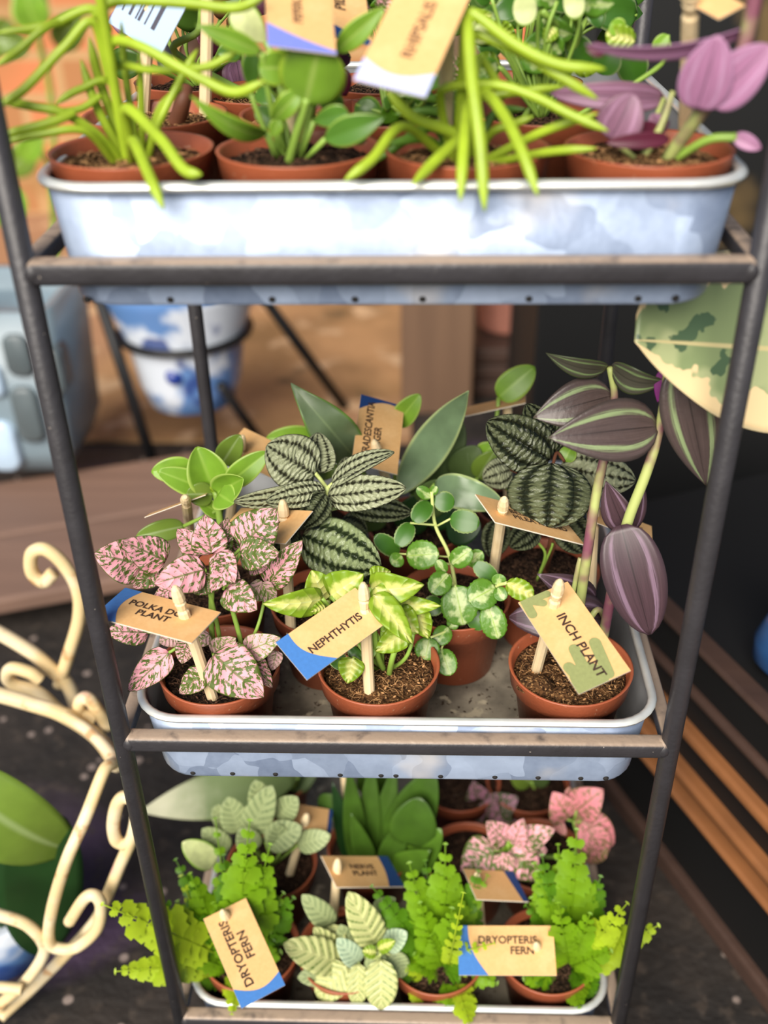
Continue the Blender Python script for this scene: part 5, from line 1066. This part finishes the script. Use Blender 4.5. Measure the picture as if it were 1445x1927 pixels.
# labels of the lowest tray
plant_label('kraft label reading DRYOPTERIS FERN hung aslant among the left fern fronds', [(537,1855),(462,1689),(383,1730),(454,1897)], (425,1725), np.array([-.104, .0385, SL]), .010, ('DRYOPTERIS\n       FERN', .043, .0015, .001, 'LEFT'), ('L', .009, .012, -.09), group=G, holeY=0.02)
plant_label('kraft label reading DRYOPTERIS FERN held level in front of the corner fern', [(864,1835),(1047,1836),(1041,1742),(861,1742)], (1010,1782), np.array([.100, .0360, SL]), .008, ('DRYOPTERIS\n           FERN', .036, .001, .003, 'LEFT'), ('L', .018, .006, -.06), group=G, holeY=0.02)
plant_label('kraft label with a blue end on its peg above the pale veined fittonia', [(637,1668),(757,1670),(733,1610),(600,1612)], (634,1640), PZ(628,1718,SL+.012), .012, ('NERVE\nPLANT', .019, .001, .001, 'CENTER'), ('R', .012, .008, -.03), blue='navy', group=G, Wd=.052, holeY=0.074)
plant_label('kraft label in shade on a leaning peg behind the left fern of the lowest tray', [(538,1552),(622,1570),(626,1522),(545,1512)], (572,1552), PZ(545,1645,SL), .012, None, ('R', .003, .003, 0), blue='navy', group=G, Wd=.036, Ht=.028, holeY=0.112)
plant_label('kraft label under the pink speckled leaves of the lowest tray', [(905,1692),(986,1697),(975,1640),(862,1635)], (898,1657), PZ(905,1735,SL+.01), .008, None, ('R', .004, .008, 0), blue='navy', group=G, Wd=.040, holeY=0.066)
plant_label('tall wooden peg among the upright blades at the back of the lowest tray', [(600,1425),(680,1430),(690,1400),(610,1395)], (645,1420), np.array([-.042, .150, SL]), .010, None, None, group=G, Wd=.045, holeY=0.152)
# ------------------------------------------------------------------ light and camera
w = bpy.data.worlds.new('daylight'); SC.world = w; w.use_nodes = True
nt = w.node_tree; nt.nodes.clear(); o = nt.nodes.new('ShaderNodeOutputWorld'); b = nt.nodes.new('ShaderNodeBackground'); s = nt.nodes.new('ShaderNodeTexSky')
s.sky_type = 'NISHITA'; s.sun_disc = False; s.sun_elevation = math.radians(48); s.sun_rotation = math.radians(200); s.altitude = 0; s.dust_density = 1.0
b.inputs[1].default_value = .065
nt.links.new(s.outputs[0], b.inputs[0]); nt.links.new(b.outputs[0], o.inputs[0])
L = bpy.data.lights.new('sun', 'SUN'); L.energy = 4.9; L.angle = math.radians(42); L.color = (1.0, .93, .82)
so = bpy.data.objects.new('sun', L); COL.objects.link(so)
d = Vector((.26, .84, -.66)); so.rotation_euler = d.to_track_quat('-Z', 'Y').to_euler(); so.location = (-1, -1.5, 2.5)
cam = bpy.data.cameras.new('camera'); co = bpy.data.objects.new('camera', cam); COL.objects.link(co)
cam.sensor_fit = 'VERTICAL'; cam.sensor_height = 36; cam.sensor_width = 27; cam.lens = FPX/1927*36; cam.clip_start = .01
co.matrix_world = Matrix(((RT[0], UP[0], -FW[0], CAM[0]), (RT[1], UP[1], -FW[1], CAM[1]), (RT[2], UP[2], -FW[2], CAM[2]), (0, 0, 0, 1)))
cam.dof.use_dof = True; cam.dof.focus_distance = .565; cam.dof.aperture_fstop = cam.lens/8.2
SC.camera = co
SC.view_settings.view_transform = 'Standard'; SC.view_settings.look = 'None'; SC.view_settings.gamma = 1; SC.view_settings.exposure = .35
SC.view_settings.use_curve_mapping = False
SC.cycles.use_denoising = True
SC.cycles.max_bounces = 8
